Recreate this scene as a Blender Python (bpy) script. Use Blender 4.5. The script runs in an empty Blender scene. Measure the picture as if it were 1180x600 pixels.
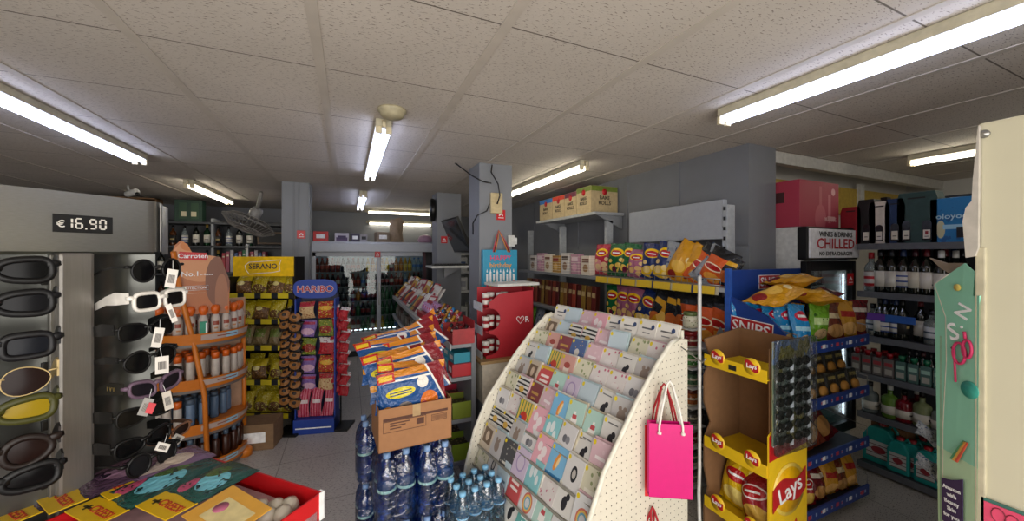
import bpy, bmesh, math, random
from mathutils import Vector, Matrix
R = math.radians
PI = math.pi
random.seed(7)
sc = bpy.context.scene
COL = sc.collection

# ------------------------------------------------------------------ camera, world, large lights, exposure
F = 427.0                       # focal length in pixels of a 1180 px wide frame
YAW = R(23.8)
FX, FY = math.sin(YAW), math.cos(YAW)
EYE = 1.6
CEIL = 2.4
cam = bpy.data.cameras.new('camera')
cam.sensor_width = 36
cam.lens = 36 * F / 1180
cam.shift_y = -7 / 1180
cam.clip_start = 0.02
co = bpy.data.objects.new('camera', cam)
COL.objects.link(co)
co.location = (0, 0, EYE)
co.rotation_euler = (R(90), 0, -YAW)
sc.camera = co

world = bpy.data.worlds.new('world')
sc.world = world
world.use_nodes = True
world.node_tree.nodes['Background'].inputs[0].default_value = (0.75, 0.85, 1.0, 1)
world.node_tree.nodes['Background'].inputs[1].default_value = 1.0

def area(name, loc, rot, sx, sy, watts, col):
    l = bpy.data.lights.new(name, 'AREA')
    l.shape = 'RECTANGLE'; l.size = sx; l.size_y = sy; l.energy = watts; l.color = col
    o = bpy.data.objects.new(name, l); COL.objects.link(o)
    o.location = loc; o.rotation_euler = rot
    return o
DAY = 150
TUBE = 11.0
area('daylight_at_shopfront', (-0.6, -1.75, 1.25), (R(90), 0, 0), 4.6, 2.3, DAY, (1.0, 0.93, 0.84))

sc.view_settings.view_transform = 'Standard'
sc.view_settings.look = 'None'
sc.view_settings.gamma = 1
sc.view_settings.use_curve_mapping = False
sc.view_settings.exposure = 0.0

# ------------------------------------------------------------------ helpers
def P(px, py, d):               # a point seen at (px, py) and d metres in front of the camera
    lat = (px - 590) / F * d
    return Vector((FX * d + FY * lat, FY * d - FX * lat, EYE + (293 - py) / F * d))
def YatX(px, X):
    r = (px - 590) / F
    return X * (FY - FX * r) / (FX + FY * r)
def XatY(px, Y):
    r = (px - 590) / F
    return Y * (FX + FY * r) / (FY - FX * r)
def lin(c):
    if isinstance(c, str):
        c = [int(c[i:i+2], 16) / 255 for i in (0, 2, 4)]
    return tuple(x / 12.92 if x <= .04045 else ((x + .055) / 1.055) ** 2.4 for x in c) + (1,)
MATS = {}
def mat(name, col, rough=.5, metal=0, var=.12, bump=0, scale=30, alpha=1, emit=0, trans=0, spec=.5, stretch=None):
    if name in MATS: return MATS[name]
    m = bpy.data.materials.new(name); m.use_nodes = True
    nt = m.node_tree; n = nt.nodes; L = nt.links
    b = n['Principled BSDF']
    c = lin(col)
    b.inputs['Roughness'].default_value = rough
    b.inputs['Metallic'].default_value = metal
    b.inputs['Alpha'].default_value = alpha
    b.inputs['Transmission Weight'].default_value = trans
    b.inputs['Specular IOR Level'].default_value = spec
    tc = n.new('ShaderNodeTexCoord'); no = n.new('ShaderNodeTexNoise')
    no.inputs['Scale'].default_value = scale; no.inputs['Detail'].default_value = 3
    if stretch:
        mp = n.new('ShaderNodeMapping'); mp.inputs['Scale'].default_value = stretch
        L.new(tc.outputs['Object'], mp.inputs[0]); L.new(mp.outputs[0], no.inputs['Vector'])
    else:
        L.new(tc.outputs['Object'], no.inputs['Vector'])
    if emit:
        b.inputs['Base Color'].default_value = c
        b.inputs['Emission Color'].default_value = c
        b.inputs['Emission Strength'].default_value = emit
    else:
        r = n.new('ShaderNodeValToRGB')
        r.color_ramp.elements[0].position = .3; r.color_ramp.elements[1].position = .7
        r.color_ramp.elements[0].color = tuple(x * (1 - var) for x in c[:3]) + (1,)
        r.color_ramp.elements[1].color = tuple(min(1, x * (1 + var)) for x in c[:3]) + (1,)
        L.new(no.outputs[0], r.inputs[0]); L.new(r.outputs[0], b.inputs['Base Color'])
    if bump:
        bp = n.new('ShaderNodeBump'); bp.inputs['Strength'].default_value = bump; bp.inputs['Distance'].default_value = .01
        L.new(no.outputs[0], bp.inputs['Height']); L.new(bp.outputs[0], b.inputs['Normal'])
    MATS[name] = m
    return m

def pm(name, base, shapes=(), rough=.45, metal=0, bump=0, bscale=9, coord='Generated', var=0):
    """printed surface: flat shapes drawn over a base colour in the x-z plane of the piece (0..1)"""
    if name in MATS: return MATS[name]
    m = bpy.data.materials.new(name); m.use_nodes = True
    nt = m.node_tree; n = nt.nodes; L = nt.links
    b = n['Principled BSDF']; b.inputs['Roughness'].default_value = rough; b.inputs['Metallic'].default_value = metal
    tc = n.new('ShaderNodeTexCoord'); src = tc.outputs[coord]
    cur = None; curc = lin(base)
    def math_(op, a, v=None, c=None):
        q = n.new('ShaderNodeMath'); q.operation = op
        L.new(a, q.inputs[0])
        if v is not None: q.inputs[1].default_value = v
        if c is not None: q.inputs[2].default_value = c
        return q.outputs[0]
    for s in shapes:
        k = s[0]
        if k in 'er':
            _, cx, cz, rx, rz, col = s[:6]
            ang = s[6] if len(s) > 6 else 0
            mp = n.new('ShaderNodeMapping'); mp.vector_type = 'TEXTURE'
            mp.inputs['Location'].default_value = (cx, .5, cz); mp.inputs['Scale'].default_value = (rx, 1e4, rz)
            mp.inputs['Rotation'].default_value = (0, ang, 0)
            L.new(src, mp.inputs[0])
            if k == 'e':
                q = n.new('ShaderNodeVectorMath'); q.operation = 'LENGTH'; L.new(mp.outputs[0], q.inputs[0])
                f = math_('LESS_THAN', q.outputs['Value'], 1)
            else:
                q = n.new('ShaderNodeVectorMath'); q.operation = 'ABSOLUTE'; L.new(mp.outputs[0], q.inputs[0])
                sp = n.new('ShaderNodeSeparateXYZ'); L.new(q.outputs[0], sp.inputs[0])
                q2 = n.new('ShaderNodeMath'); q2.operation = 'MAXIMUM'; L.new(sp.outputs[0], q2.inputs[0]); L.new(sp.outputs[2], q2.inputs[1])
                f = math_('LESS_THAN', q2.outputs[0], 1)
        elif k in 'nv':                        # noise blotches / round dots
            _, scl, thr, col = s[:4]
            t = n.new('ShaderNodeTexNoise' if k == 'n' else 'ShaderNodeTexVoronoi'); t.inputs['Scale'].default_value = scl
            L.new(src, t.inputs['Vector'])
            f = math_('GREATER_THAN' if k == 'n' else 'LESS_THAN', t.outputs[0], thr)
        else:                                  # 's' stripes across x, 't' stripes across z : (k, count, duty, colour)
            _, cnt, duty, col = s[:4]
            sp = n.new('ShaderNodeSeparateXYZ'); L.new(src, sp.inputs[0])
            f = math_('LESS_THAN', math_('FRACT', math_('MULTIPLY', sp.outputs['sut'.index(k)], cnt)), duty)
            if len(s) > 4:                     # only between z0 and z1
                sp2 = n.new('ShaderNodeSeparateXYZ'); L.new(src, sp2.inputs[0])
                f1 = math_('GREATER_THAN', sp2.outputs[2], s[4]); f2 = math_('LESS_THAN', sp2.outputs[2], s[5])
                q = n.new('ShaderNodeMath'); q.operation = 'MULTIPLY'; L.new(f1, q.inputs[0]); L.new(f2, q.inputs[1])
                q3 = n.new('ShaderNodeMath'); q3.operation = 'MULTIPLY'; L.new(q.outputs[0], q3.inputs[0]); L.new(f, q3.inputs[1]); f = q3.outputs[0]
        mx = n.new('ShaderNodeMix'); mx.data_type = 'RGBA'
        L.new(f, mx.inputs[0])
        if cur is None: mx.inputs[6].default_value = curc
        else: L.new(cur, mx.inputs[6])
        mx.inputs[7].default_value = lin(col); cur = mx.outputs[2]
    if cur is None: b.inputs['Base Color'].default_value = curc
    else: L.new(cur, b.inputs['Base Color'])
    if bump:
        no = n.new('ShaderNodeTexNoise'); no.inputs['Scale'].default_value = bscale; no.inputs['Detail'].default_value = 4
        L.new(src, no.inputs['Vector'])
        bp = n.new('ShaderNodeBump'); bp.inputs['Strength'].default_value = bump; bp.inputs['Distance'].default_value = .02
        L.new(no.outputs[0], bp.inputs['Height']); L.new(bp.outputs[0], b.inputs['Normal'])
    MATS[name] = m
    return m

class MB:
    """collects shapes and turns them into one mesh"""
    def __init__(s): s.v = []; s.f = []; s.m = []; s.sm = []; s.mats = []
    def mi(s, m):
        if m not in s.mats: s.mats.append(m)
        return s.mats.index(m)
    def add(s, V, Fc, m, M=None, smooth=False):
        o = len(s.v); i = s.mi(m)
        s.v += [tuple(M @ Vector(v)) if M else tuple(v) for v in V]
        for f in Fc: s.f.append([o + k for k in f]); s.m.append(i); s.sm.append(smooth)
        return s
    def box(s, c, d, m, M=None):
        x, y, z = c; a, b, h = d[0] / 2, d[1] / 2, d[2] / 2
        V = [(x + i * a, y + j * b, z + k * h) for k in (-1, 1) for j in (-1, 1) for i in (-1, 1)]
        return s.add(V, [(0, 2, 3, 1), (4, 5, 7, 6), (0, 1, 5, 4), (2, 6, 7, 3), (0, 4, 6, 2), (1, 3, 7, 5)], m, M)
    def bx(s, x0, x1, y0, y1, z0, z1, m, M=None):
        return s.box(((x0 + x1) / 2, (y0 + y1) / 2, (z0 + z1) / 2), (abs(x1 - x0), abs(y1 - y0), abs(z1 - z0)), m, M)
    def prism(s, poly, y0, y1, m, M=None, axis='y'):      # polygon in x-z pushed along y (or in y-z along x, x-y along z)
        def mk(p, t):
            return (p[0], t, p[1]) if axis == 'y' else ((t, p[0], p[1]) if axis == 'x' else (p[0], p[1], t))
        n = len(poly); V = [mk(p, y0) for p in poly] + [mk(p, y1) for p in poly]
        Fc = [tuple(range(n)), tuple(range(2 * n - 1, n - 1, -1))] + [(i, i + n, (i + 1) % n + n, (i + 1) % n) for i in range(n)]
        return s.add(V, Fc, m, M)
    def lathe(s, prof, m, n=14, M=None, c=(0, 0, 0)):     # prof: (radius, z) or (radius, z, material for the band above)
        V = []; k = len(prof)
        for p in prof:
            for j in range(n):
                a = 2 * PI * j / n
                V.append((c[0] + p[0] * math.cos(a), c[1] + p[0] * math.sin(a), c[2] + p[1]))
        o = len(s.v); s.v += [tuple(M @ Vector(v)) if M else v for v in V]
        for i in range(k - 1):
            mm = s.mi(prof[i][2] if len(prof[i]) > 2 else m)
            for j in range(n):
                s.f.append([o + i * n + j, o + i * n + (j + 1) % n, o + (i + 1) * n + (j + 1) % n, o + (i + 1) * n + j]); s.m.append(mm); s.sm.append(True)
        for i in (0, k - 1):
            if prof[i][0] > 1e-4:
                s.f.append([o + i * n + j for j in (range(n - 1, -1, -1) if i == 0 else range(n))])
                s.m.append(s.mi(m if i == 0 or len(prof[i]) < 3 else prof[i][2])); s.sm.append(False)
        return s
    def tube(s, pts, r, m, n=6, closed=False, flat=1.0):
        pts = [Vector(p) for p in pts]; k = len(pts); V = []; up0 = None
        for i, p in enumerate(pts):
            a = pts[(i - 1) % k] if (closed or i > 0) else p
            b = pts[(i + 1) % k] if (closed or i < k - 1) else p
            t = (b - a).normalized() if (b - a).length > 1e-9 else Vector((0, 0, 1))
            if up0 is None:
                up0 = Vector((0, 0, 1)) if abs(t.z) < .9 else Vector((0, 1, 0))
            u = up0 - t * up0.dot(t)
            if u.length < 1e-6: u = t.orthogonal()
            u.normalize(); w = t.cross(u); up0 = u
            rr = r[i] if isinstance(r, (list, tuple)) else r
            for j in range(n):
                q = 2 * PI * j / n
                V.append(p + u * math.cos(q) * rr + w * math.sin(q) * rr * flat)
        Fc = []
        for i in range(k if closed else k - 1):
            for j in range(n):
                Fc.append((i * n + j, i * n + (j + 1) % n, ((i + 1) % k) * n + (j + 1) % n, ((i + 1) % k) * n + j))
        if not closed: Fc += [tuple(range(n - 1, -1, -1)), tuple(range((k - 1) * n, k * n))]
        return s.add(V, Fc, m, None, True)
    def surf(s, fn, nu, nv, m, smooth=True, M=None):
        V = [fn(i / nu, j / nv) for j in range(nv + 1) for i in range(nu + 1)]
        Fc = [(j * (nu + 1) + i, j * (nu + 1) + i + 1, (j + 1) * (nu + 1) + i + 1, (j + 1) * (nu + 1) + i) for j in range(nv) for i in range(nu)]
        return s.add(V, Fc, m, M, smooth)
    def mesh(s, name, bev=0):
        me = bpy.data.meshes.new(name)
        me.from_pydata(s.v, [], s.f)
        for m in s.mats: me.materials.append(m)
        me.polygons.foreach_set('material_index', s.m); me.polygons.foreach_set('use_smooth', s.sm)
        bm = bmesh.new(); bm.from_mesh(me)
        bmesh.ops.recalc_face_normals(bm, faces=bm.faces)
        if bev:
            es = [e for e in bm.edges if len(e.link_faces) == 2 and e.calc_face_angle(0) > .6]
            bmesh.ops.bevel(bm, geom=es, offset=bev, segments=2, affect='EDGES', profile=.6, clamp_overlap=True)
        bm.to_mesh(me); bm.free()
        me.update()
        return me
SEEN = {}
def link(name, data, parent=None, loc=(0, 0, 0), rot=(0, 0, 0), scl=(1, 1, 1)):
    o = bpy.data.objects.new(name, data); COL.objects.link(o)
    if parent: o.parent = parent
    o.location = loc; o.rotation_euler = rot
    o.scale = scl if not isinstance(scl, (int, float)) else (scl,) * 3
    return o
def tag(o, label, cat, group=None, kind=None):
    if label:
        if label in SEEN: print('DUPLICATE LABEL', label)
        if len(label.split()) > 16: print('LONGLABEL', label)
        SEEN[label] = 1
        o['label'] = label; o['category'] = cat
    if group: o['group'] = group
    if kind: o['kind'] = kind
    return o
def thing(name, label, cat, loc=(0, 0, 0), rot=0, group=None, scl=1):
    o = link(name, None, None, loc, rot if isinstance(rot, (tuple, list)) else (0, 0, rot), scl)
    o.empty_display_size = .05
    return tag(o, label, cat, group)
def part(name, mb, parent, bev=0, loc=(0, 0, 0), rot=(0, 0, 0)):
    return link(name, mb.mesh(name, bev) if isinstance(mb, MB) else mb, parent, loc, rot)
def one(name, mb, label, cat, loc=(0, 0, 0), rot=0, group=None, bev=0, scl=1):
    o = link(name, mb.mesh(name, bev) if isinstance(mb, MB) else mb, None, loc, rot if isinstance(rot, (tuple, list)) else (0, 0, rot), scl)
    return tag(o, label, cat, group)
def struct(name, mb, bev=0):
    o = link(name, mb.mesh(name, bev)); o['kind'] = 'structure'; return o
def put(kind, name, label, cat, loc, rot=0, group=None, scl=1):
    """one more thing of a kind: [(part name, mesh, [sub-parts])], or a single mesh"""
    rot = rot if isinstance(rot, (tuple, list)) else (0, 0, rot)
    if not isinstance(kind, list):
        return tag(link(name, kind, None, loc, rot, scl), label, cat, group)
    r = thing(name, label, cat, loc, rot, group, scl)
    def rec(ps, par):
        for p in ps:
            c = link(p[0], p[1], par)
            if len(p) > 2 and p[2]: rec(p[2], c)
    rec(kind, r)
    return r
TXT = {}
def textmesh(s, size, m, ext=.0006):
    k = (s, size, m.name)
    if k in TXT: return TXT[k]
    c = bpy.data.curves.new('lettering', 'FONT'); c.body = s; c.size = size; c.extrude = ext
    c.align_x = 'CENTER'; c.align_y = 'CENTER'; c.resolution_u = 2; c.offset = size * .012
    c.materials.append(m)
    o = bpy.data.objects.new('lettering', c); COL.objects.link(o)
    dg = bpy.context.evaluated_depsgraph_get()
    me = bpy.data.meshes.new_from_object(o.evaluated_get(dg))
    me.transform(Matrix.Rotation(R(90), 4, 'X'))
    bpy.data.objects.remove(o); bpy.data.curves.remove(c)
    TXT[k] = me
    return me
def text(s, size, m, parent, loc, rot=(0, 0, 0), sx=1, ext=.0006):
    return link('lettering', textmesh(s, size, m, ext), parent, loc, rot, (sx, 1, 1))
ORD = ['', 'first', 'second', 'third', 'fourth', 'fifth', 'sixth', 'seventh', 'eighth', 'ninth', 'tenth', 'eleventh', 'twelfth']
def nth(i): return ORD[i] if i < 13 else '%dth' % i if i % 10 not in (1, 2, 3) or i < 20 else '%d%s' % (i, ['', 'st', 'nd', 'rd'][i % 10])
def rmat(x=0, y=0, z=0, t=(0, 0, 0)):
    return Matrix.Translation(t) @ Matrix.Rotation(z, 4, 'Z') @ Matrix.Rotation(y, 4, 'Y') @ Matrix.Rotation(x, 4, 'X')

# ------------------------------------------------------------------ shared materials
WHITE = mat('white_paint', 'c9c9c4', .5)
OFFW = mat('off_white', 'd8d4c4', .5)
GREYP = mat('grey_shelf_metal', '85888c', .45, var=.05)
DGREY = mat('dark_shelf_metal', '35373b', .45)
BLACK = mat('black_plastic', '0c0c0d', .35)
STEEL = mat('brushed_steel', '8f8e8a', .3, .85, var=.08, scale=60, stretch=(1, 1, 14))
RED = mat('red_print', 'b3141c', .4)
REDT = mat('red_card', 'c01018', .4)
YEL = mat('yellow_print', 'e6b800', .4)
BLUE = mat('blue_print', '1b3f8f', .4)
CARDB = mat('brown_cardboard', '8c6440', .8, var=.06)
INK = mat('dark_ink', '1a1a1a', .6)
WINK = mat('white_ink', 'eeeeee', .6)
def clear(name, rough, amount, tint, bump=0, scale=18):
    m = bpy.data.materials.new(name); m.use_nodes = True
    nt = m.node_tree; n = nt.nodes; L = nt.links; n.remove(n['Principled BSDF'])
    tr = n.new('ShaderNodeBsdfTransparent'); tr.inputs[0].default_value = lin(tint)
    gl = n.new('ShaderNodeBsdfGlossy'); gl.inputs['Roughness'].default_value = rough
    lw = n.new('ShaderNodeLayerWeight'); lw.inputs[0].default_value = .25
    ma = n.new('ShaderNodeMath'); ma.operation = 'MULTIPLY_ADD'; ma.inputs[1].default_value = .6; ma.inputs[2].default_value = amount
    mx = n.new('ShaderNodeMixShader')
    L.new(lw.outputs['Fresnel'], ma.inputs[0]); L.new(ma.outputs[0], mx.inputs[0]); L.new(tr.outputs[0], mx.inputs[1]); L.new(gl.outputs[0], mx.inputs[2])
    L.new(mx.outputs[0], n['Material Output'].inputs[0])
    if bump:
        no = n.new('ShaderNodeTexNoise'); no.inputs['Scale'].default_value = scale; tc = n.new('ShaderNodeTexCoord'); L.new(tc.outputs['Object'], no.inputs['Vector'])
        bp = n.new('ShaderNodeBump'); bp.inputs['Strength'].default_value = bump; bp.inputs['Distance'].default_value = .03
        L.new(no.outputs[0], bp.inputs['Height']); L.new(bp.outputs[0], gl.inputs['Normal']); L.new(bp.outputs[0], lw.inputs['Normal'])
    return m
GLASS = clear('clear_pane', .02, .02, 'e8efee')
FILM = clear('clear_film', .12, .06, 'e6ecf2', .8, 22)

# ------------------------------------------------------------------ the room
def grid_mat(name, base, line, dx, dy, ox, oy, w, speck, speckcol, rough, z3=.0):
    m = bpy.data.materials.new(name); m.use_nodes = True
    nt = m.node_tree; n = nt.nodes; L = nt.links; b = n['Principled BSDF']; b.inputs['Roughness'].default_value = rough
    tc = n.new('ShaderNodeTexCoord'); sp = n.new('ShaderNodeSeparateXYZ'); L.new(tc.outputs['Object'], sp.inputs[0])
    def mm(op, a, v):
        q = n.new('ShaderNodeMath'); q.operation = op; L.new(a, q.inputs[0])
        if isinstance(v, (int, float)): q.inputs[1].default_value = v
        else: L.new(v, q.inputs[1])
        return q.outputs[0]
    ax = mm('ABSOLUTE', mm('SUBTRACT', mm('FRACT', mm('DIVIDE', mm('SUBTRACT', sp.outputs[0], ox - dx / 2), dx), 0), .5), 0)
    ay = mm('ABSOLUTE', mm('SUBTRACT', mm('FRACT', mm('DIVIDE', mm('SUBTRACT', sp.outputs[1], oy - dy / 2), dy), 0), .5), 0)
    f = mm('MAXIMUM', mm('LESS_THAN', ax, w / dx / 2), mm('LESS_THAN', ay, w / dy / 2))
    no = n.new('ShaderNodeTexNoise'); no.inputs['Scale'].default_value = 120; no.inputs['Detail'].default_value = 2
    mp = n.new('ShaderNodeMapping'); mp.inputs['Scale'].default_value = (.45, 1.6, 1); mp.inputs['Rotation'].default_value = (0, 0, .6)
    L.new(tc.outputs['Object'], mp.inputs[0]); L.new(mp.outputs[0], no.inputs['Vector'])
    big = n.new('ShaderNodeTexNoise'); big.inputs['Scale'].default_value = 1.3; big.inputs['Detail'].default_value = 4; L.new(tc.outputs['Object'], big.inputs['Vector'])
    r = n.new('ShaderNodeValToRGB'); c = lin(base)
    r.color_ramp.elements[0].position = .35; r.color_ramp.elements[1].position = .65
    r.color_ramp.elements[0].color = tuple(x * .88 for x in c[:3]) + (1,); r.color_ramp.elements[1].color = c
    L.new(big.outputs[0], r.inputs[0])
    m1 = n.new('ShaderNodeMix'); m1.data_type = 'RGBA'; L.new(mm('GREATER_THAN', no.outputs[0], speck), m1.inputs[0]); L.new(r.outputs[0], m1.inputs[6]); m1.inputs[7].default_value = lin(speckcol)
    m2 = n.new('ShaderNodeMix'); m2.data_type = 'RGBA'; L.new(f, m2.inputs[0]); L.new(m1.outputs[2], m2.inputs[6]); m2.inputs[7].default_value = lin(line)
    L.new(m2.outputs[2], b.inputs['Base Color'])
    bp = n.new('ShaderNodeBump'); bp.inputs['Strength'].default_value = .25; bp.inputs['Distance'].default_value = .004
    L.new(no.outputs[0], bp.inputs['Height']); L.new(bp.outputs[0], b.inputs['Normal'])
    return m
M_CEIL = grid_mat('fissured_ceiling_tile', 'cdc5bb', '6b635b', .615, .59, -.11, 1.785, .006, .63, '8a8078', .85)
M_FLOOR = grid_mat('speckled_floor_tile', 'bdb7af', '77716b', .6, .6, .12, .3, .005, .61, '736d66', .4)
M_WALL = mat('grey_painted_wall', '75777c', .6, var=.05, scale=4)
M_WHITEW = mat('white_wall', 'c8c6c0', .7, var=.04, scale=3)
M_RUN = mat('ceiling_runner', 'bdb5aa', .7, var=.06, scale=8)
X0, X1, Y0, Y1 = -4.3, 5.95, -1.8, 7.65
struct('floor', MB().bx(X0 - .1, X1 + .1, Y0 - .1, Y1 + .1, -.1, 0, M_FLOOR))
struct('ceiling', MB().bx(X0 - .1, X1 + .1, Y0 - .1, Y1 + .1, CEIL, CEIL + .1, M_CEIL))
b = MB()
struct('wall_left', MB().bx(X0 - .1, X0, Y0, Y1, 0, CEIL, M_WALL))
struct('wall_right', MB().bx(X1, X1 + .1, Y0, 2.1, 0, CEIL, M_WHITEW))
struct('wall_back', MB().bx(X0 - .1, 2.7, Y1, Y1 + .1, 0, CEIL, M_WALL))
fr = MB()
fr.bx(X0 - .1, -3.0, Y0 - .1, Y0, 0, CEIL, M_WHITEW).bx(1.9, X1 + .1, Y0 - .1, Y0, 0, CEIL, M_WHITEW).bx(-3.0, 1.9, Y0 - .1, Y0, 2.3, CEIL, M_WHITEW)
struct('wall_front', fr)
# partition that carries the crisp shelves, with its boxed end
pt = MB().bx(2.63, 2.75, 2.05, Y1, 0, CEIL, M_WALL).bx(2.63, 2.94, 1.75, 2.05, 0, CEIL, M_WALL)
struct('wall_partition', pt)
for i, y in enumerate((2.35, 3.0, 3.9, 5.1, 6.3)):
    struct('trim_%d' % (i + 1), MB().bx(2.62, 2.63, y, y + .03, 0, CEIL, M_WALL))
struct('wall_alcove_back', MB().bx(2.94, X1, 2.1, 2.2, 0, CEIL, M_WHITEW))
struct('trim_6', MB().bx(2.94, X1, 1.8, 1.86, 2.31, CEIL, mat('beam_white', 'c4c2bb', .6)))
struct('trim_7', MB().bx(3.1, X1, 2.03, 2.1, 2.0, 2.26, mat('pelmet_yellow', 'b89b3e', .6)))
struct('trim_8', MB().bx(4.72, 4.8, 2.0, 2.03, 2.0, 2.31, WHITE))
for i in range(-5, 10):
    x = -.11 + .615 * i
    if X0 < x < X1:
        struct('trim_%d' % (14 + i), MB().bx(x - .019, x + .019, Y0, Y1 if x < 2.6 else 1.8, CEIL - .004, CEIL + .002, M_RUN))
M_COLUMN = mat('column_grey', '7d8085', .55, var=.05, scale=3)
def column(x0, x1, y0, y1, ribs=False):
    c = MB().bx(x0, x1, y0, y1, 0, CEIL, M_COLUMN)
    if ribs:
        for q in (.45, .62, 1.0): c.bx(x0 + (x1 - x0) * q - .012, x0 + (x1 - x0) * q, y0 - .012, y0, 0, CEIL, M_COLUMN)
        c.bx(x1, x1 + .012, y0 + .1, y0 + .13, 0, CEIL, M_COLUMN)
    return struct('column', c, .004)
column(1.04, 1.35, 3.06, 3.36)
column(1.04, 1.36, 4.75, 5.05)
column(-.67, -.40, 4.72, 5.0, True)

# ------------------------------------------------------------------ ceiling lights
M_TUBE = mat('lit_tube', 'd2dcff', emit=TUBE)
M_TUBEW = mat('lit_tube_warm', 'fff6e0', emit=TUBE)
M_FIX = mat('fixture_enamel', 'b9b29a', .5)
M_SOCK = mat('lamp_holder', 'cbbf9f', .5)
def fixture(x, y, ln, label, along='y', z=CEIL, tm=M_TUBE):
    t = thing('fluorescent_light', label, 'ceiling light', (x, y, z), 0 if along == 'y' else R(-90), 'fluorescent ceiling lights')
    part('housing', MB().bx(-.045, .045, 0, ln, -.045, -.001, M_FIX), t, .006)
    part('reflector', MB().prism([(-.045, -.045), (.045, -.045), (.02, -.052), (-.02, -.052)], .01, ln - .01, WHITE), t)
    for s in (-1, 1):
        part('tube', MB().tube([(s * .031, .02, -.068), (s * .031, ln - .02, -.068)], .0105, tm, 10), t)
        for yy in (.008, ln - .008):
            part('lamp_holder', MB().bx(s * .028 - .017, s * .028 + .017, yy - .01, yy + .01, -.088, -.045, M_SOCK), t, .004)
    part('end_bracket', MB().tube([(0, -.004, -.02), (0, -.03, -.03), (0, -.03, -.06)], .012, M_SOCK), t)
fixture(-1.52, 2.3, 1.6, 'long twin-tube fluorescent light above the grey sunglasses stand at left')
fixture(-1.56, 5.0, 1.5, 'twin-tube fluorescent light above the desk fan and liquor shelves', tm=M_TUBEW)
fixture(.19, 2.3, 1.55, 'twin-tube fluorescent light right behind the round smoke detector')
fixture(.17, 5.0, 1.5, 'small-looking fluorescent light in front of the drinks fridge')
fixture(1.83, 2.62, 1.6, 'fluorescent light left of the carton row on the high shelf', tm=M_TUBEW)
fixture(1.90, -.15, 1.56, 'large bluish-white twin-tube fluorescent light nearest the camera at upper right')
fixture(4.17, -.2, 1.65, 'fluorescent light over the wine shelves, partly behind the cream panel', tm=M_TUBEW)
fixture(.35, 7.6, 1.2, 'horizontal fluorescent light on the back wall above the drinks fridge', 'x', 2.26, M_TUBEW)
fixture(.3, 6.9, 1.35, 'thin horizontal fluorescent light on the ceiling above the drinks fridge', 'x', 2.4, M_TUBEW)

M_CREAM = mat('aged_cream_plastic', 'a89f82', .5)
one('smoke_detector', MB().lathe([(.0, 0), (.075, 0), (.078, -.012), (.066, -.02), (.062, -.036), (.05, -.046), (0, -.05)], M_CREAM, 24),
    'round cream smoke detector on a ceiling tile', 'smoke detector', (.22, 2.14, CEIL))
t = thing('security_camera', 'small white bullet camera on the ceiling at far left', 'camera', P(152, 222, 4.3), R(60))
part('body', MB().lathe([(.03, -.07), (.035, -.06), (.035, .06), (.03, .07)], WHITE, 12, rmat(x=R(75))), t)
part('lens', MB().lathe([(.0, 0), (.024, 0), (.024, .008), (0, .01)], BLACK, 12, rmat(x=R(75), t=(0, -.07, -.018))), t)
part('bracket', MB().tube([(0, .02, .02), (0, .05, .05), (0, .05, .09)], .01, WHITE), t)

# ------------------------------------------------------------------ column fittings
t = thing('junction_box', 'cream electric junction box high on the nearest column', 'junction box', (1.19, 3.055, 2.05))
part('case', MB().bx(-.055, .055, -.03, 0, -.09, .09, mat('cream_plastic', 'c9b78c', .5)), t, .006)
part('cover_screw', MB().lathe([(.006, 0), (.006, .003), (0, .004)], STEEL, 8, rmat(x=R(90), t=(0, -.03, 0))), t)
def cable(pts, label, r=.006):
    o = MB().tube(pts, r, BLACK, 6)
    one('cable', o, label, 'cable')
cable([P(516, 181, 3.33), P(530, 192, 3.2), P(545, 203, 3.12), P(556, 209, 3.1), P(566, 211, 3.16)], 'black cable hanging from the ceiling to the junction box')
cable([P(567, 190, 3.2), P(566, 198, 3.18), P(574, 212, 3.17), P(576, 225, 3.17), P(573, 235, 3.18)], 'black cable running down from the ceiling beside the junction box')
cable([P(564, 235, 3.18), P(561, 243, 3.17), P(550, 248, 3.15), P(545, 257, 3.2), P(545, 270, 3.25)], 'black cable looping from under the junction box to the left')
def alarm(loc, label, s=1, rz=0):
    t = thing('alarm_sign', label, 'sign', loc, rz, 'square red alarm stickers', s)
    part('plate', MB().bx(-.042, .042, -.003, 0, -.045, .045, mat('alarm_red', 'c4161d', .4)), t, .001)
    part('emblem', MB().prism([(-.022, -.004), (0, .02), (.022, -.004), (.013, -.012), (.008, -.004), (0, .005), (-.008, -.004), (-.013, -.012)], -.0045, -.003, WINK), t)
    part('emblem', MB().bx(-.026, .026, -.0045, -.003, -.028, -.022, WINK), t)
alarm((1.24, 3.058, 1.95), 'square red sign with white emblem on the nearest column')
alarm((XatY(512, 4.74), 4.748, 1.79), 'square red sign with white emblem on the column behind the monitor')
alarm((XatY(347, 4.70), 4.708, 1.82), 'square red sign with white emblem on the column left of the fridge')
t = thing('wall_switch', 'white twin switch box on the right edge of the nearest column', 'switch', (1.33, 3.05, 1.72))
part('plate', MB().bx(-.03, .03, -.03, 0, -.05, .05, WHITE), t, .004)
part('rocker', MB().bx(.03, .05, -.035, 0, -.03, .03, WHITE), t, .003)

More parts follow.
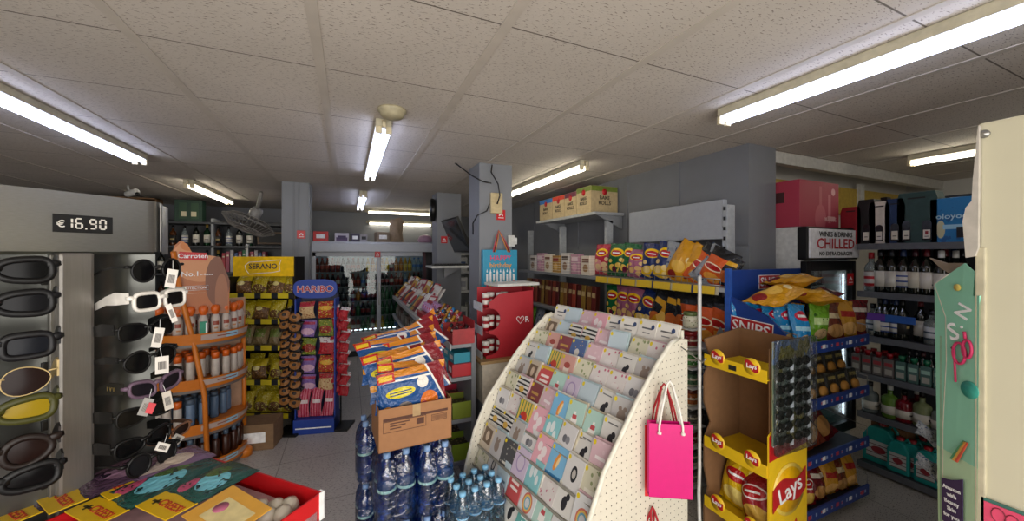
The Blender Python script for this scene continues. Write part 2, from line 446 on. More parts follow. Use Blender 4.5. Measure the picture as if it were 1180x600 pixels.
# unidentified round black disc seen edge-on, monitor, keyboard shelf by the second column
t = thing('wall_disc', 'round black disc mounted edge-on beside the second column', 'disc', P(501, 242, 4.88), (0, 0, R(-98)))
part('rim', MB().lathe([(.0, 0), (.14, 0), (.15, .02), (.15, .05), (.13, .06), (0, .06)], BLACK, 20, rmat(x=R(90))), t)
part('face', MB().lathe([(.0, .061), (.125, .061), (.125, .064), (0, .064)], mat('dark_face', '2a2b2e', .3), 20, rmat(x=R(90))), t)
t = thing('monitor', 'flat black monitor tilted on its arm beside the second column', 'monitor', P(527, 274, 4.5), (R(24), 0, R(-86)), None, 1.15)
part('panel', MB().bx(-.25, .25, -.015, .015, -.16, .22, BLACK), t, .006)
part('screen', MB().bx(-.235, .235, -.018, -.015, -.14, .205, mat('monitor_glass', '2b3036', .1)), t)
part('pole', MB().tube([(0, .06, -.1), (0, .12, -.3), (0, .14, -.31)], .015, BLACK), t)
part('back_cover', MB().prism([(-.14, -.1), (.14, -.1), (.11, .12), (-.11, .12)], .015, .05, mat('monitor_back', '9a9da0', .4)), t, .01)
part('stand_arm', MB().tube([(0, .05, 0), (0, .12, -.06), (0, .1, -.22)], .02, BLACK), t)
t = thing('small_shelf', 'narrow pale shelf carrying a keyboard under the monitor', 'shelf', P(522, 307, 4.62), R(0), None, 1.13)
part('board', MB().bx(-.26, .24, -.12, .2, -.012, .012, WHITE), t, .003)
part('bracket', MB().prism([(-.1, -.012), (.1, -.012), (-.1, -.12)], -.01, .01, GREYP), t)
t = thing('keyboard', 'black keyboard lying on the narrow shelf under the monitor', 'keyboard', P(519, 305, 4.6), R(0), None, 1.1)
part('base', MB().bx(-.2, .2, -.07, .07, -.012, .008, BLACK), t, .003)
kk = MB()
for j in range(4):
    for i in range(14): kk.bx(-.19 + i * .027, -.168 + i * .027, -.06 + j * .03, -.036 + j * .03, .008, .014, mat('key_black', '202022', .5))
part('keys', kk, t)
# fan on the left column
t = thing('wall_fan', 'large grey caged fan tilted beside the ribbed left column', 'fan', P(287, 258, 4.1), Vector((-.347, -.187, -.8)).to_track_quat('-Y', 'Z').to_euler()[:])
cg = MB()
M_FAN = mat('fan_wire', '8f8b84', .4, .3)
for k in range(36):
    a = 2 * PI * k / 36
    ca, sa = math.cos(a), math.sin(a)
    cg.tube([(ca * .05, -.075, sa * .05), (ca * .18, -.065, sa * .18), (ca * .265, 0, sa * .265), (ca * .2, .05, sa * .2), (ca * .07, .075, sa * .07)], .0024, M_FAN, 4)
for r_, y_ in ((.266, 0), (.18, -.065), (.2, .05), (.1, -.073)):
    cg.tube([(r_ * math.cos(2 * PI * k / 40), y_, r_ * math.sin(2 * PI * k / 40)) for k in range(40)], .004, M_FAN, 5, True)
part('cage', cg, t)
part('cage_badge', MB().lathe([(0, 0), (.05, 0), (.05, .006), (0, .008)], M_FAN, 16, rmat(x=R(90), t=(0, -.075, 0))), t)
for k in range(4):
    a = 2 * PI * k / 4 + .4
    def bl(u, v, a=a):
        r_ = .03 + .2 * v; q = a + (u - .5) * (1.0 + .2 * v)
        return (r_ * math.cos(q), (u - .5) * .05, r_ * math.sin(q))
    part('blade', MB().surf(bl, 6, 4, mat('fan_blade', '55534f', .5)), t)
part('motor', MB().lathe([(0, .2), (.05, .2), (.062, .17), (.062, .08), (.04, .06), (0, .06)], mat('fan_motor', '8b8984', .4), 16, rmat(x=R(-90), t=(0, -.0, 0))), t)
part('mounting_arm', MB().tube([(0, .16, 0), (.1, .22, .04), (.28, .3, .12)], .02, M_FAN), t)

# ------------------------------------------------------------------ crisp shelving along the partition (front edge at X = 2.2)
sh = thing('shelving_unit', 'long grey metal shelving unit against the grey partition', 'shelf', (0, 0, 0))
part('header_panel', MB().bx(2.42, 2.46, 1.79, 2.75, 1.71, 1.99, mat('header_grey', '9b9fa5', .4, var=.04)), sh, .004)
part('back_panel', MB().bx(2.56, 2.6, 1.7, 4.9, .1, 1.66, mat('panel_grey', '6f7276', .5, var=.04)), sh)
for y in (1.78, 3.1, 4.0, 4.9):
    u = part('upright', MB().bx(2.42, 2.5, y - .02, y + .02, 0, 1.95, mat('upright_grey', 'a0a4a8', .4)), sh, .003)
slots = MB()
for k in range(24): slots.bx(2.415, 2.421, 1.772, 1.788, .3 + k * .07, .325 + k * .07, BLACK)
part('upright_slots', slots, sh)
M_YSTR = pm('yellow_price_strip', 'd8b52a', [('u', 7, .10, '2a3760'), ('u', 3.5, .04, 'b0a890')], .4)
SHX = [(1.385, 1.62, 2.92), (1.385, 2.92, 4.75), (.97, 1.62, 4.75), (.58, 1.62, 4.75), (.2, 1.62, 4.75)]
for k, (z, ya, yb) in enumerate(SHX):
    part('shelf_board', MB().bx(2.2, 2.56, ya, yb, z - .03, z, GREYP if k else mat('lighter_shelf', '9a9da1', .4)), sh, .003)
part('price_strip', MB().prism([(2.185, 1.335), (2.195, 1.335), (2.2, 1.39), (2.19, 1.39)], 1.66, 2.95, M_YSTR), sh)
fence = MB()
for (ya, yb) in ((1.64, 2.2), (2.25, 2.9)):
    for z in (1.40, 1.44): fence.tube([(2.19, ya, z), (2.19, yb, z)], .003, STEEL)
    for k in range(12):
        y = ya + (yb - ya) * k / 11; fence.tube([(2.19, y, 1.39), (2.19, y, 1.44)], .002, STEEL, 4)
part('wire_fence', fence, sh)
hs = thing('high_shelf', 'high grey shelf carrying a row of snack cartons near the ceiling', 'shelf', (0, 0, 0))
part('board', MB().bx(2.25, 2.62, 3.05, 4.32, 2.0, 2.03, mat('lighter_shelf', '9a9da1', .4)), hs, .003)
for y in (3.08, 4.2): part('bracket', MB().prism([(2.3, 2.0), (2.62, 2.0), (2.62, 1.86)], y, y + .02, GREYP), hs)
cd = [('2d6fb5', 'blue'), ('c83a24', 'red'), ('6a2440', 'maroon'), ('6c7d2c', 'olive green')]
ys = [4.26, 3.93, 3.65, 3.41, 3.14]
for k in range(4):
    w = ys[k] - ys[k + 1] - .006
    z = 2.03 + .26 + (.02 if k == 3 else 0)
    hgt = z - 2.03
    t = thing('carton', 'tan snack carton with a %s top band on the high shelf' % cd[k][1], 'carton', (2.27, (ys[k] + ys[k + 1]) / 2, 2.03), R(-90), 'cartons on the high shelf')
    band = mat('band_' + cd[k][0], cd[k][0], .6)
    part('box', MB().bx(-w / 2, w / 2, 0, .34, 0, hgt - .055, mat('kraft_tan', 'b5a17a', .7)).bx(-w / 2, w / 2, 0, .34, hgt - .055, hgt, band), t, .002)
    part('emblem', MB().lathe([(0, 0), (.032, 0), (.032, .002), (0, .002)], RED, 16, rmat(x=R(90), t=(0, 0, hgt - .06))), t)
    text('BAKE\nROLLS', .048, INK, t, (0, -.003, hgt - .15))
    if k == 3:
        text('BAKE\nROLLS', .055, INK, t, (-w / 2 - .003 + w + .006, .17, hgt - .15), (0, 0, R(90)))
        part('emblem', MB().lathe([(0, 0), (.032, 0), (.032, .002), (0, .002)], RED, 16, rmat(x=R(90), z=R(90), t=(w / 2, .17, hgt - .06))), t)
# note: carton front is local -Y (world -X); local +X is world -Y (towards the camera)

# ------------------------------------------------------------------ bags
def bagmesh(key, m, w, h, t, seed=0, crimp=.035, mt=None, floppy=.0):
    rnd = random.Random(seed); ph = [rnd.uniform(0, 6.28) for _ in range(8)]
    nu, nv = 14, 18
    def half(sgn):
        def fn(u, v):
            x = (u - .5) * w; z = v * h
            e = crimp
            vv = min(max((v - e) / (1 - 2 * e), 0), 1)
            prof = (math.sin(PI * vv) ** .55) * (math.sin(PI * min(max(u, 0), 1)) ** .6)
            wr = 1 + .16 * math.sin(9 * u + ph[0]) * math.sin(7 * v + ph[1]) + .07 * math.sin(17 * u + 5 * v + ph[2]) + .08 * math.sin(21 * v + ph[3]) * (1 - math.sin(PI * u))
            pinch = 1 - .07 * math.sin(PI * vv) ** .5 * (1 if 0 < vv < 1 else 0)
            y = sgn * t / 2 * prof * wr
            bend = .012 * math.sin(3 * v + ph[4]) + floppy * (v ** 2) + .004 * math.sin(24 * u) * (1 if v < .06 or v > .94 else 0)
            return (x * pinch + .006 * math.sin(5 * v + ph[5]), y + bend, z)
        return fn
    mb = MB().surf(half(-1), nu, nv, m).surf(half(1), nu, nv, mt or m)
    me = mb.mesh(key)
    return me
FOILB = dict(rough=.28, bump=.5, bscale=7)
def fm(name, base, shapes): return pm(name, base, shapes, .22, 0, .9, 5)
L1 = [('e', .5, .72, .34, .13, 'f2c300'), ('e', .5, .7, .27, .085, 'b01020'), ('r', .5, .7, .17, .016, 'f0f0f0')]
def crisps(c='e3bd55'): return [('e', .35, .25, .17, .1, c), ('e', .68, .33, .16, .08, c), ('e', .72, .15, .15, .09, c), ('e', .25, .45, .1, .06, c), ('e', .8, .5, .1, .06, c)]
BM = {
 'red': fm('crisp_bag_pink_red', 'b02840', [('e', .3, .3, .3, .2, 'd08a8a')] + crisps('d9b78a') + L1),
 'green': fm('crisp_bag_green', '0f5a30', crisps() + L1 + [('e', .45, .2, .12, .1, '5a1030')]),
 'pink': fm('crisp_bag_mauve', 'a05a78', crisps('d9b070') + L1),
 'blue': fm('crisp_bag_navy', '14285e', [('e', .5, .2, .42, .16, 'e0b520')] + crisps('e6c880') + L1),
 'amber': fm('crisp_bag_amber', 'cf9216', [('e', .45, .38, .28, .14, 'e8b850'), ('e', .35, .14, .2, .09, '8a1a14'), ('e', .7, .6, .1, .07, 'f0d9a0')]),
 'orange': fm('crisp_bag_orange', 'd2561a', [('r', .5, .9, .6, .14, '181818'), ('e', .4, .45, .35, .1, 'f2e2c0'), ('e', .4, .45, .3, .07, 'b01818'), ('e', .5, .18, .3, .12, 'e09a3c')]),
 'black': fm('crisp_bag_black', '17181b', [('e', .5, .3, .3, .2, 'c7662a'), ('r', .5, .78, .3, .07, 'd9a010')]),
 'silver': fm('crisp_bag_silver', '8d9298', [('n', 6, .6, '3b4a6a')]),
 'yellow': fm('crisp_bag_yellow', 'd9b414', [('e', .5, .2, .35, .14, 'e6d27a'), ('e', .45, .55, .3, .11, 'b3141c'), ('r', .45, .55, .2, .02, 'f5f5f5'), ('r', .45, .87, .2, .03, '3a3208')]),
 'cherry': fm('crisp_bag_cherry', '9a1a26', [('e', .5, .25, .38, .15, 'd9b050'), ('e', .5, .62, .36, .13, 'f2e6e6'), ('e', .5, .62, .32, .1, 'b3141c'), ('r', .5, .62, .2, .02, 'f5f5f5')]),
 'skyblue': fm('puff_bag_skyblue', '1c86c4', [('e', .5, .72, .34, .12, 'c4203c'), ('r', .5, .72, .24, .03, 'f2f2f2'), ('r', .5, .42, .35, .05, 'a8dcf0'), ('e', .5, .18, .22, .1, 'd9b070'), ('v', 5, .13, 'bfe8f8')]),
 'lime': fm('snack_bag_lime', '6aa324', [('r', .5, .55, .35, .09, 'c8e29a'), ('e', .5, .22, .3, .14, 'c9a878'), ('n', 9, .66, '2d5a14')]),
 'brown': fm('snack_bag_brown', '6e2e1c', [('e', .5, .25, .38, .18, 'b98a50'), ('r', .5, .65, .3, .07, 'd9c8a0')]),
 'gold': fm('snack_bag_gold', 'c08a24', [('e', .5, .25, .35, .18, 'd9a860'), ('r', .5, .65, .3, .08, 'a02018')]),
 'wine': fm('snack_bag_wine', '611018', [('e', .5, .28, .35, .18, 'b08048'), ('r', .5, .72, .32, .06, 'd8d0c0')]),
 'clearnut': fm('nut_bag_clear', '6a4a28', [('v', 9, .32, 'a67a40'), ('r', .5, .82, .5, .18, 'c8b21c'), ('e', .45, .55, .2, .1, 'e6d890')]),
 'nutyel': fm('nut_bag_yellow', 'b8a418', [('e', .5, .28, .38, .22, '6e4c2c'), ('n', 14, .6, 'd9cf60')]),
 'nutkraft': fm('nut_bag_kraft', '7e6a44', [('r', .5, .62, .32, .2, '6a7a34'), ('n', 12, .62, '9c8a62')]),
 'twist': fm('snack_bag_dark_twists', '1e1c18', [('v', 7, .3, 'b98038'), ('r', .5, .8, .4, .07, '7a8030')]),
 'cartoon': fm('blue_orange_surprise_bag', '1d4f8c', [('r', .5, .93, .6, .16, 'c9822a', .25), ('r', .5, .78, .6, .02, 'e8e8e8', .25), ('e', .4, .55, .3, .08, 'd9c51e', -.1), ('e', .3, .25, .12, .09, '7a5a48'), ('e', .12, .3, .08, .06, 'd98a1e'), ('e', .7, .3, .14, .16, 'd97a24'), ('e', .62, .66, .1, .1, 'e8e4dc')]),
}
BAG = {}
def bag(kind, w, h, t=.07, seed=1, floppy=0):
    k = (kind, w, h, t, seed, floppy)
    if k not in BAG: BAG[k] = bagmesh('bag', BM[kind], w, h, t, seed, floppy=floppy)
    return BAG[k]
# upper shelf, in photo order from the far end
W_ = 'crisps on the upper partition shelf'
rowU = [(694, 'red', .21, .31, 0, 'pink and red crisp bag with yellow logo, farthest left on the upper crisp shelf'),
 (710, 'green', .22, .31, 3, 'green crisp bag with yellow chips, first from the far end of the shelf'),
 (722, 'green', .2, .31, 8, 'green crisp bag half hidden behind a mauve bag'),
 (733, 'pink', .2, .25, 4, 'small mauve crisp bag leaning between green and navy bags'),
 (748, 'blue', .22, .3, 6, 'navy crisp bag with yellow round logo in front'),
 (762, 'blue', .2, .31, 12, 'dark navy crisp bag pressed against the amber bags'),
 (768, 'silver', .2, .31, 16, 'crumpled silver-backed crisp bag behind the amber bags'),
 (776, 'amber', .2, .33, 28, 'large amber crisp bag leaning right on the upper shelf'),
 (788, 'amber', .2, .3, 34, 'amber crisp bag tucked behind the largest amber one'),
 (797, 'orange', .2, .31, 34, 'orange tortilla bag with black top, left one of the pair'),
 (806, 'silver', .19, .29, 34, 'silver-backed bag turned away between two orange bags'),
 (818, 'orange', .2, .26, 26, 'orange tortilla bag drooping over the wire fence at the near end'),
 (830, 'black', .16, .2, 22, 'black tortilla bag at the near end of the upper crisp shelf')]
for k, (px, kd, w, h, tilt, lb) in enumerate(rowU):
    X = 2.33
    put(bag(kd, w, h, .08, k), 'crisp_bag', lb, 'crisps', (X, YatX(px, X), 1.395), (R(-6), R(tilt), R(-80)), W_)
for k in range(7):      # cookie boxes and packets continuing on the far part of the shelf
    Y = 3.2 + k * .2
    m_ = pm('cookie_box_%d' % (k % 4), ['d9cfc0', 'b98a9c', 'c9c4c0', 'b0863c'][k % 4], [('r', .5, .75, .4, .1, ['6b3a2a', 'e8d0d8', '504038', '8c1c1c'][k % 4]), ('e', .5, .35, .3, .2, ['9c7650', 'd9a0b8', '8a6a50', 'd9b060'][k % 4]), ('t', 7, .12, 'efe6d6')])
    one('biscuit_box', MB().bx(-.075, .075, 0, .07, 0, .2 + .015 * (k % 3), m_), '%s upright biscuit box, %s beyond the crisps on the upper shelf' % (['cream', 'pink', 'white', 'golden'][k % 4], nth(k + 1)), 'box',
        (2.24, Y, 1.386), R(-90), 'biscuit boxes on the upper shelf', .002)
for k in range(6):
    one('snack_jar', MB().lathe([(0, 0), (.04, 0), (.045, .02), (.045, .1), (.03, .12, BLACK), (.03, .15, BLACK), (0, .15)], mat('dark_jar', '3a2014', .2), 12), 'small dark jar behind the biscuit boxes, %s along' % nth(k + 1), 'jar', (2.42, 3.3 + k * .2, 1.386), 0, 'jars on the upper shelf')
rowM = [(706, 'green', 0), (717, 'pink', 4), (727, 'pink', 8), (739, 'blue', 20), (750, 'black', 25), (758, 'amber', 26), (771, 'black', 10), (783, 'black', 8), (793, 'orange', 2), (812, 'orange', 6), (824, 'orange', 14), (830, 'silver', 25)]
cn = {'green': 'green', 'pink': 'mauve', 'blue': 'navy', 'black': 'black', 'amber': 'amber', 'orange': 'orange', 'silver': 'silver', 'red': 'pink-red', 'yellow': 'yellow', 'brown': 'brown', 'wine': 'dark red', 'lime': 'lime green', 'gold': 'gold', 'skyblue': 'sky blue', 'cherry': 'cherry red',
      'twist': 'dark', 'clearnut': 'see-through', 'nutyel': 'yellow', 'nutkraft': 'kraft', 'cartoon': 'blue and orange'}
for k, (px, kd, tilt) in enumerate(rowM):
    X = 2.32
    put(bag(kd, .21, .33, .08, k + 20), 'crisp_bag', '%s crisp bag on the second partition shelf, %s from its far end' % (cn[kd], nth(k + 1)), 'crisps', (X, YatX(px, X), .975), (R(-6), R(tilt), R(-82)), 'crisps on the second partition shelf')
# tall thin packets at the far end of second shelf, jars behind the rack
for k in range(18):
    Y = 3.1 + k * .09
    c_ = ['6e2620', '8a5a28', '9c7a30', '5c1c20', 'a04030'][k % 5]
    one('spaghetti_packet', MB().bx(-.035, .035, 0, .05, 0, .3, pm('tall_packet_' + c_, c_, [('r', .5, .7, .4, .08, 'd9c08a'), ('s', 4, .2, '3c1814')], .35)),
        'tall narrow %s packet, %s in the row under the biscuit boxes' % (['dark red', 'brown', 'golden', 'wine', 'brick red'][k % 5], nth(k + 1)), 'packet', (2.26 + .01 * (k % 2), Y, .975), (R(-3), 0, R(-90)), 'tall packets on the second partition shelf', .004)
rnd = random.Random(3)
for zi, z in enumerate((.585, .205)):
    for k in range(14):
        Y = 1.72 + k * .22
        kd = ['brown', 'silver', 'gold', 'wine', 'black', 'silver', 'lime'][(k + zi * 3) % 7]
        put(bag(kd, .2, .3, .09, k % 5 + 40), 'snack_bag', '%s snack bag on the %s partition shelf, %s from the near end' % (cn[kd], ['third', 'lowest'][zi], nth(k + 1)), 'snack bag', (2.3, Y, z), (R(-8), R(rnd.uniform(-8, 8)), R(-90)), 'bags on the lower partition shelves')
# jar column rack at the near end
jr = thing('wire_rack', 'thin white wire rack holding a column of jars beside the card stand', 'rack', (0, 0, 0))
q = MB()
a_, b_, c2 = P(783, 390, 2.25), P(806, 320, 2.25), P(806, 320, 2.0)
px_, py_ = c2.x, c2.y
q.tube([(px_, py_, 1.47), (px_, py_, .45), (px_ - .03, py_ - .02, .33), (px_ - .06, py_ - .05, .2), (px_ - .06, py_ - .05, .0)], .009, WHITE, 8)
q.tube([(px_ + .2, py_ + .16, 1.47), (px_ + .2, py_ + .16, 0)], .009, WHITE, 8)
q.tube([(px_, py_, 1.47), (px_ + .2, py_ + .16, 1.47)], .009, WHITE, 8)
part('post', q, jr)
JY = YatX(795, 2.12)
jc = [('d0cdb4', '5a6a3a', 'pale lidded'), ('701818', '8e1c22', 'dark red'), ('3f7a34', 'c8d2c0', 'green'), ('4c7050', '2c4030', 'bottle green'), ('a05a2c', '6e2c1a', 'amber'), ('5a5a55', '33332f', 'grey'), ('6a2a22', 'a0a09a', 'brick red'), ('506a54', '202c20', 'dull green'), ('77706a', '403c38', 'taupe')]
for k in range(9):
    z = 1.105 - k * .13
    part('wire_shelf', MB().bx(2.06, 2.19, JY - .07, JY + .07, z - .008, z - .003, WHITE), jr)
    t = thing('food_jar', '%s jar, %s from the top of the jar column beside the card stand' % (jc[k][2], nth(k + 1)), 'jar', (2.125, JY, z), 0, 'jars in the wire rack')
    part('body', MB().lathe([(0, 0), (.04, 0), (.048, .01), (.048, .07), (.036, .085), (0, .085)], pm('jar_' + jc[k][0], jc[k][0], [('t', 2, .35, 'c8c0a8'), ('v', 6, .25, jc[k][1])], .2), 16), t)
    part('lid', MB().lathe([(.042, .082), (.044, .085), (.044, .102), (.04, .106), (0, .106)], mat('lid_' + jc[k][1], jc[k][1], .3), 16), t)

# ------------------------------------------------------------------ stand of blue snack trays
X0_, X1_ = 2.3, 3.02
st = thing('snack_display', 'tall blue cardboard and wire snack display in front of the chilled fridge', 'display stand', (0, 0, 0))
M_SB = mat('display_blue', '153a86', .45, var=.06)
part('header_board', MB().bx(2.22, 3.0, 1.6, 1.615, 1.12, 1.5, M_SB), st, .002)
part('header_edge', MB().bx(2.2, 2.225, 1.585, 1.62, 1.0, 1.51, mat('edge_blue', '2b56a8', .4)), st, .002)
part('side_cheek', MB().prism([(1.6, 1.0), (1.6, 1.34), (1.36, 1.24), (1.27, 1.16), (1.27, 1.0)], 2.215, 2.228, M_SB, axis='x'), st)
def snips(par, loc, rot, s):
    e = part('logo', MB().bx(-.15 * s, .15 * s, -.002, 0, -.062 * s, .062 * s, WINK).bx(-.145 * s, .145 * s, -.004, -.001, -.056 * s, .056 * s, mat('logo_red', 'b01c22', .4)), par, 0, loc, rot)
    link('lettering', textmesh('SNIPS', .11 * s, WINK), e, (0, -.005, -.002 * s))
snips(st, (2.62, 1.6, 1.415), (0, 0, 0), .75)
snips(st, (2.213, 1.46, 1.155), (0, R(4), R(-90)), .86)
M_STRIP = pm('blue_tray_strip', '1c3c88', [('v', 1.0, .0, 'ffffff'), ('s', 14, .3, '9fb2d8', .35, .65), ('s', 7, .12, 'b83a44', .4, .6)], .4)
TZ = [1.06, .735, .41, .105]
for z in TZ:
    s_ = part('tray', MB().bx(X0_, X1_, 1.25, 1.56, z - .01, z + .005, mat('tray_dark', '23262c', .5)), st)
    link('front_strip', MB().bx(X0_ - .01, X1_ + .01, 1.24, 1.25, z - .03, z + .035, M_STRIP).mesh('front_strip'), s_)
    for i in range(5):
        link('strip_badge', MB().bx(-.014, .014, -.002, 0, -.01, .012, WINK if i % 2 else mat('badge_red', 'c03a48', .4)).mesh('strip_badge'), s_, (X0_ + .09 + i * .14, 1.24, z + .003))
    w_ = MB().tube([(X0_ - .01, 1.25, z + .02), (X0_ - .01, 1.25, z + .09), (X0_ - .01, 1.5, z + .12)], .003, STEEL)
    w_.tube([(X1_ + .01, 1.25, z + .02), (X1_ + .01, 1.25, z + .09), (X1_ + .01, 1.5, z + .12)], .003, STEEL)
    link('wire_side', w_.mesh('wire_side'), s_)
part('back_frame', MB().tube([(X0_, 1.55, 0), (X0_, 1.55, 1.2)], .012, BLACK).tube([(X1_ - .02, 1.55, 0), (X1_ - .02, 1.55, 1.1)], .012, BLACK), st)
part('foot', MB().bx(X0_, X1_, 1.3, 1.56, 0, .05, BLACK), st, .01)
def lie(kd, px, d, z, rz, lb, w=.2, h=.3, pitch=80, roll=0, cat='snack bag', g='bags piled on the snack display', t=.09, seed=1):
    p = P(px, 300, d)
    return put(bag(kd, w, h, t, seed), 'snack_bag', lb, cat, (p.x, p.y, z), (R(-pitch), R(roll), rz), g)
g_ = 'bags on the blue snack display'
put(bag('amber', .2, .36, .1, 61), 'snack_bag', 'amber snack bag lying on the left of the display pile', 'snack bag', (2.15, 1.36, 1.325), (R(-80), R(4), R(-84)), g_)
put(bag('amber', .19, .26, .09, 62), 'snack_bag', 'short amber bag end slumped in the middle of the display pile', 'snack bag', (2.52, 1.36, 1.33), (R(-92), R(6), R(-100)), g_)
put(bag('amber', .2, .33, .1, 63), 'snack_bag', 'amber snack bag lying topmost on the display pile', 'snack bag', (2.42, 1.45, 1.43), (R(-88), R(-5), R(-92)), g_)
put(bag('wine', .17, .28, .08, 64), 'snack_bag', 'dark red bag lying at the right of the display pile', 'snack bag', (2.68, 1.42, 1.35), (R(-90), R(3), R(-95)), g_)
for k in range(5):
    put(bag('skyblue', .16, .24, .08, 70 + k % 3), 'snack_bag', 'sky blue puff bag on the top tray, %s from the left' % nth(k + 1), 'snack bag', (2.28 + .03 * k, 1.5 - .052 * k, 1.068), (R(-6), R(-6 + 3 * k), R(-8 * (4 - k))), g_)
for k, (kd, x) in enumerate((('lime', 943), ('brown', 960), ('gold', 976), ('wine', 991))):
    put(bag(kd, .15, .23, .07, 80 + k), 'snack_bag', '%s bag standing at the right of the top display tray' % cn[kd], 'snack bag', (XatY(x, 1.31), 1.31, 1.068), (R(-6), R(3), R(-14)), g_)
put(bag('amber', .14, .2, .06, 85), 'snack_bag', 'small amber bag behind the standing lime bag', 'snack bag', (2.6, 1.42, 1.09), (R(-6), R(8), 0), g_)
# second tray: round biscuits in dark clear trays
for r_ in range(2):
    for k in range(6):
        t = thing('biscuit_pack', 'dark pack of golden round rusks, %s in the %s row of the second display tray' % (nth(k + 1), ['front', 'upper'][r_]), 'biscuits', (2.36 + k * .115, 1.3 + .07 * r_, .742 + .1 * r_), (R(-10), R(4 * math.sin(k * 3 + r_)), 0), 'rusk packs on the second display tray')
        part('pouch', MB().bx(-.052, .052, -.03, .03, 0, .13, pm('rusk_pouch', '1d1d1c', [('r', .5, .75, .35, .08, '9a8c50'), ('n', 12, .6, '4a4a38')], .3, bump=.5)), t, .012)
        part('rusk', MB().lathe([(0, -.012), (.03, -.012), (.036, 0), (.03, .012), (0, .014)], mat('rusk_gold', 'b07c32', .7, bump=.5), 12, rmat(x=R(90), t=(0, -.034, .035))), t)
put(bag('lime', .24, .34, .09, 91), 'snack_bag', 'large bright green bag leaning in the third display tray', 'snack bag', (2.36, 1.32, .42), (R(-28), R(-16), R(-10)), g_)
put(bag('brown', .24, .36, .09, 92), 'snack_bag', 'large brown bag leaning in the third display tray', 'snack bag', (2.58, 1.33, .42), (R(-28), R(-12), R(-5)), g_)
put(bag('wine', .22, .32, .09, 93), 'snack_bag', 'dark red bag leaning at the right of the third display tray', 'snack bag', (2.8, 1.34, .42), (R(-30), R(-18), R(0)), g_)
for k, kd in enumerate(('skyblue', 'cherry', 'wine', 'gold', 'brown', 'gold')):
    put(bag(kd, .15, .2, .08, 95 + k), 'snack_bag', '%s bag, %s from the left on the lowest display tray' % (cn[kd], nth(k + 1)), 'snack bag', (2.37 + .115 * k, 1.31, .112), (R(-8), R(4), R(-4)), g_)
for k, kd in enumerate(('twist', 'lime', 'brown')):
    put(bag(kd, .18, .2, .08, 105 + k), 'snack_bag', '%s bag in the back row of the lowest display tray, %s from the left' % (cn[kd], nth(k + 1)), 'snack bag', (2.5 + .2 * k, 1.43, .16), (R(-6), R(-10), R(0)), g_)

# ------------------------------------------------------------------ brown tray display with yellow lips
t = thing('crisp_display', 'brown cardboard crisp display with yellow lips and a tall yellow side', 'display stand', (1.81, 1.115, 0), R(-90))
# local: x to the left in world +Y negative; front is world -X.  x from -.335 (far) to 0 (near)
M_LY = mat('lip_yellow', 'e0b818', .45, var=.04)
M_CB = mat('display_cardboard', '7d5a3a', .8, var=.06)
bk = MB().bx(-.34, 0, .29, .3, 0, 1.17, M_CB).prism([(0, .0), (.0, .2), (.03, .3), (.0, .42), (0, .58), (.05, .66), (.0, .78), (0, .93), (.05, 1.02), (.0, 1.13), (.3, 1.17), (.3, 0)], -.345, -.335, M_CB, axis='x')
part('back_panel', bk, t)
part('near_panel', MB().bx(-.006, 0, .02, .3, .62, 1.15, M_CB), t)
ys_ = MB().prism([(.0, .0), (.3, 0), (.3, .83), (.16, .86), (.0, .74)], 0, .008, M_LY, axis='x')
side = part('yellow_side', ys_, t)
link('red_banner', MB().prism([(.0, .62), (.3, .66), (.3, .83), (.16, .86), (0, .74)], .008, .0095, RED, axis='x').mesh('red_banner'), side)
text('ΓΕΥΣΗ\nΣΤΙΣ ΓΙΟΡΤΕΣ', .042, WINK, side, (.011, .16, .735), (0, R(-6), R(90)))
lg = MB().lathe([(0, 0), (.125, 0), (.125, .002), (0, .002)], mat('logo_gold', 'efcf5a', .4), 28, rmat(x=R(90), z=R(90), t=(.009, .15, .46)))
lg.lathe([(0, 0), (.108, 0), (.108, .0035), (0, .0035)], mat('logo_yellow', 'e8b000', .4), 28, rmat(x=R(90), z=R(90), t=(.009, .15, .46)))
def swoosh(w, h, y):            # wavy red banner of the logo
    up = [(w * (i / 10 - .5), h * (.5 + .22 * math.sin(i / 10 * 2 * PI))) for i in range(11)]
    dn = [(x, z - h) for x, z in reversed(up)]
    return up + dn
lg.prism([(x * .995 + .15, z + .46 + .25 * x) for x, z in swoosh(.26, .105, 0)], .0125, .0145, mat('logo_red', 'b01c22', .4), axis='x')
lgo = part('round_logo', lg, side)
text('Lays', .11, WINK, side, (.016, .15, .46), (0, R(-15), R(90)))
tree = MB()
for k in range(4): tree.prism([(.19 - .075 + .01 * k, .06 + k * .055), (.265 - .01 * k, .06 + k * .055), (.21, .14 + k * .055)], .0085, .0098, RED, axis='x')
part('red_tree_print', tree, side)
for z in (1.05, .6, .27):
    tr = part('tray', MB().bx(-.335, 0, .0, .29, z - .05, z - .045, M_LY), t)
    link('front_lip', MB().bx(-.335, 0, -.005, .0, z - .06, z, M_LY).mesh('front_lip'), tr)
    for x in (-.255, -.07):
        fe = MB().lathe([(0, 0), (.042, 0), (.042, .0045), (0, .0045)], M_LY, 24, rmat(x=R(90), t=(x, -.001, z)))
        fe.prism([(q1 * .6 + x, q2 * .7 + z + .003 - q1 * .1) for q1, q2 in swoosh(.11, .05, 0)], -.008, -.0055, mat('logo_red', 'b01c22', .4))
        e = link('round_badge', fe.mesh('round_badge'), tr)
        link('lettering', textmesh('Lays', .03, WINK), e, (x, -.009, z + .003))
    if z > 1: link('price_tag', MB().bx(-.19, -.15, -.008, -.005, z - .045, z - .02, INK).mesh('price_tag'), tr)
def lays(x, y, z, kd, tilt, lb, w, h, pitch=-14):
    p = Matrix.Rotation(R(-90), 4, 'Z') @ Vector((x, y, 0)) + Vector((1.81, 1.115, z))
    put([('pouch', bag(kd, w, h, .11, 7)), ], 'crisp_bag', lb, 'crisps', p, (R(pitch), R(tilt), R(-90)), 'crisps in the brown display')
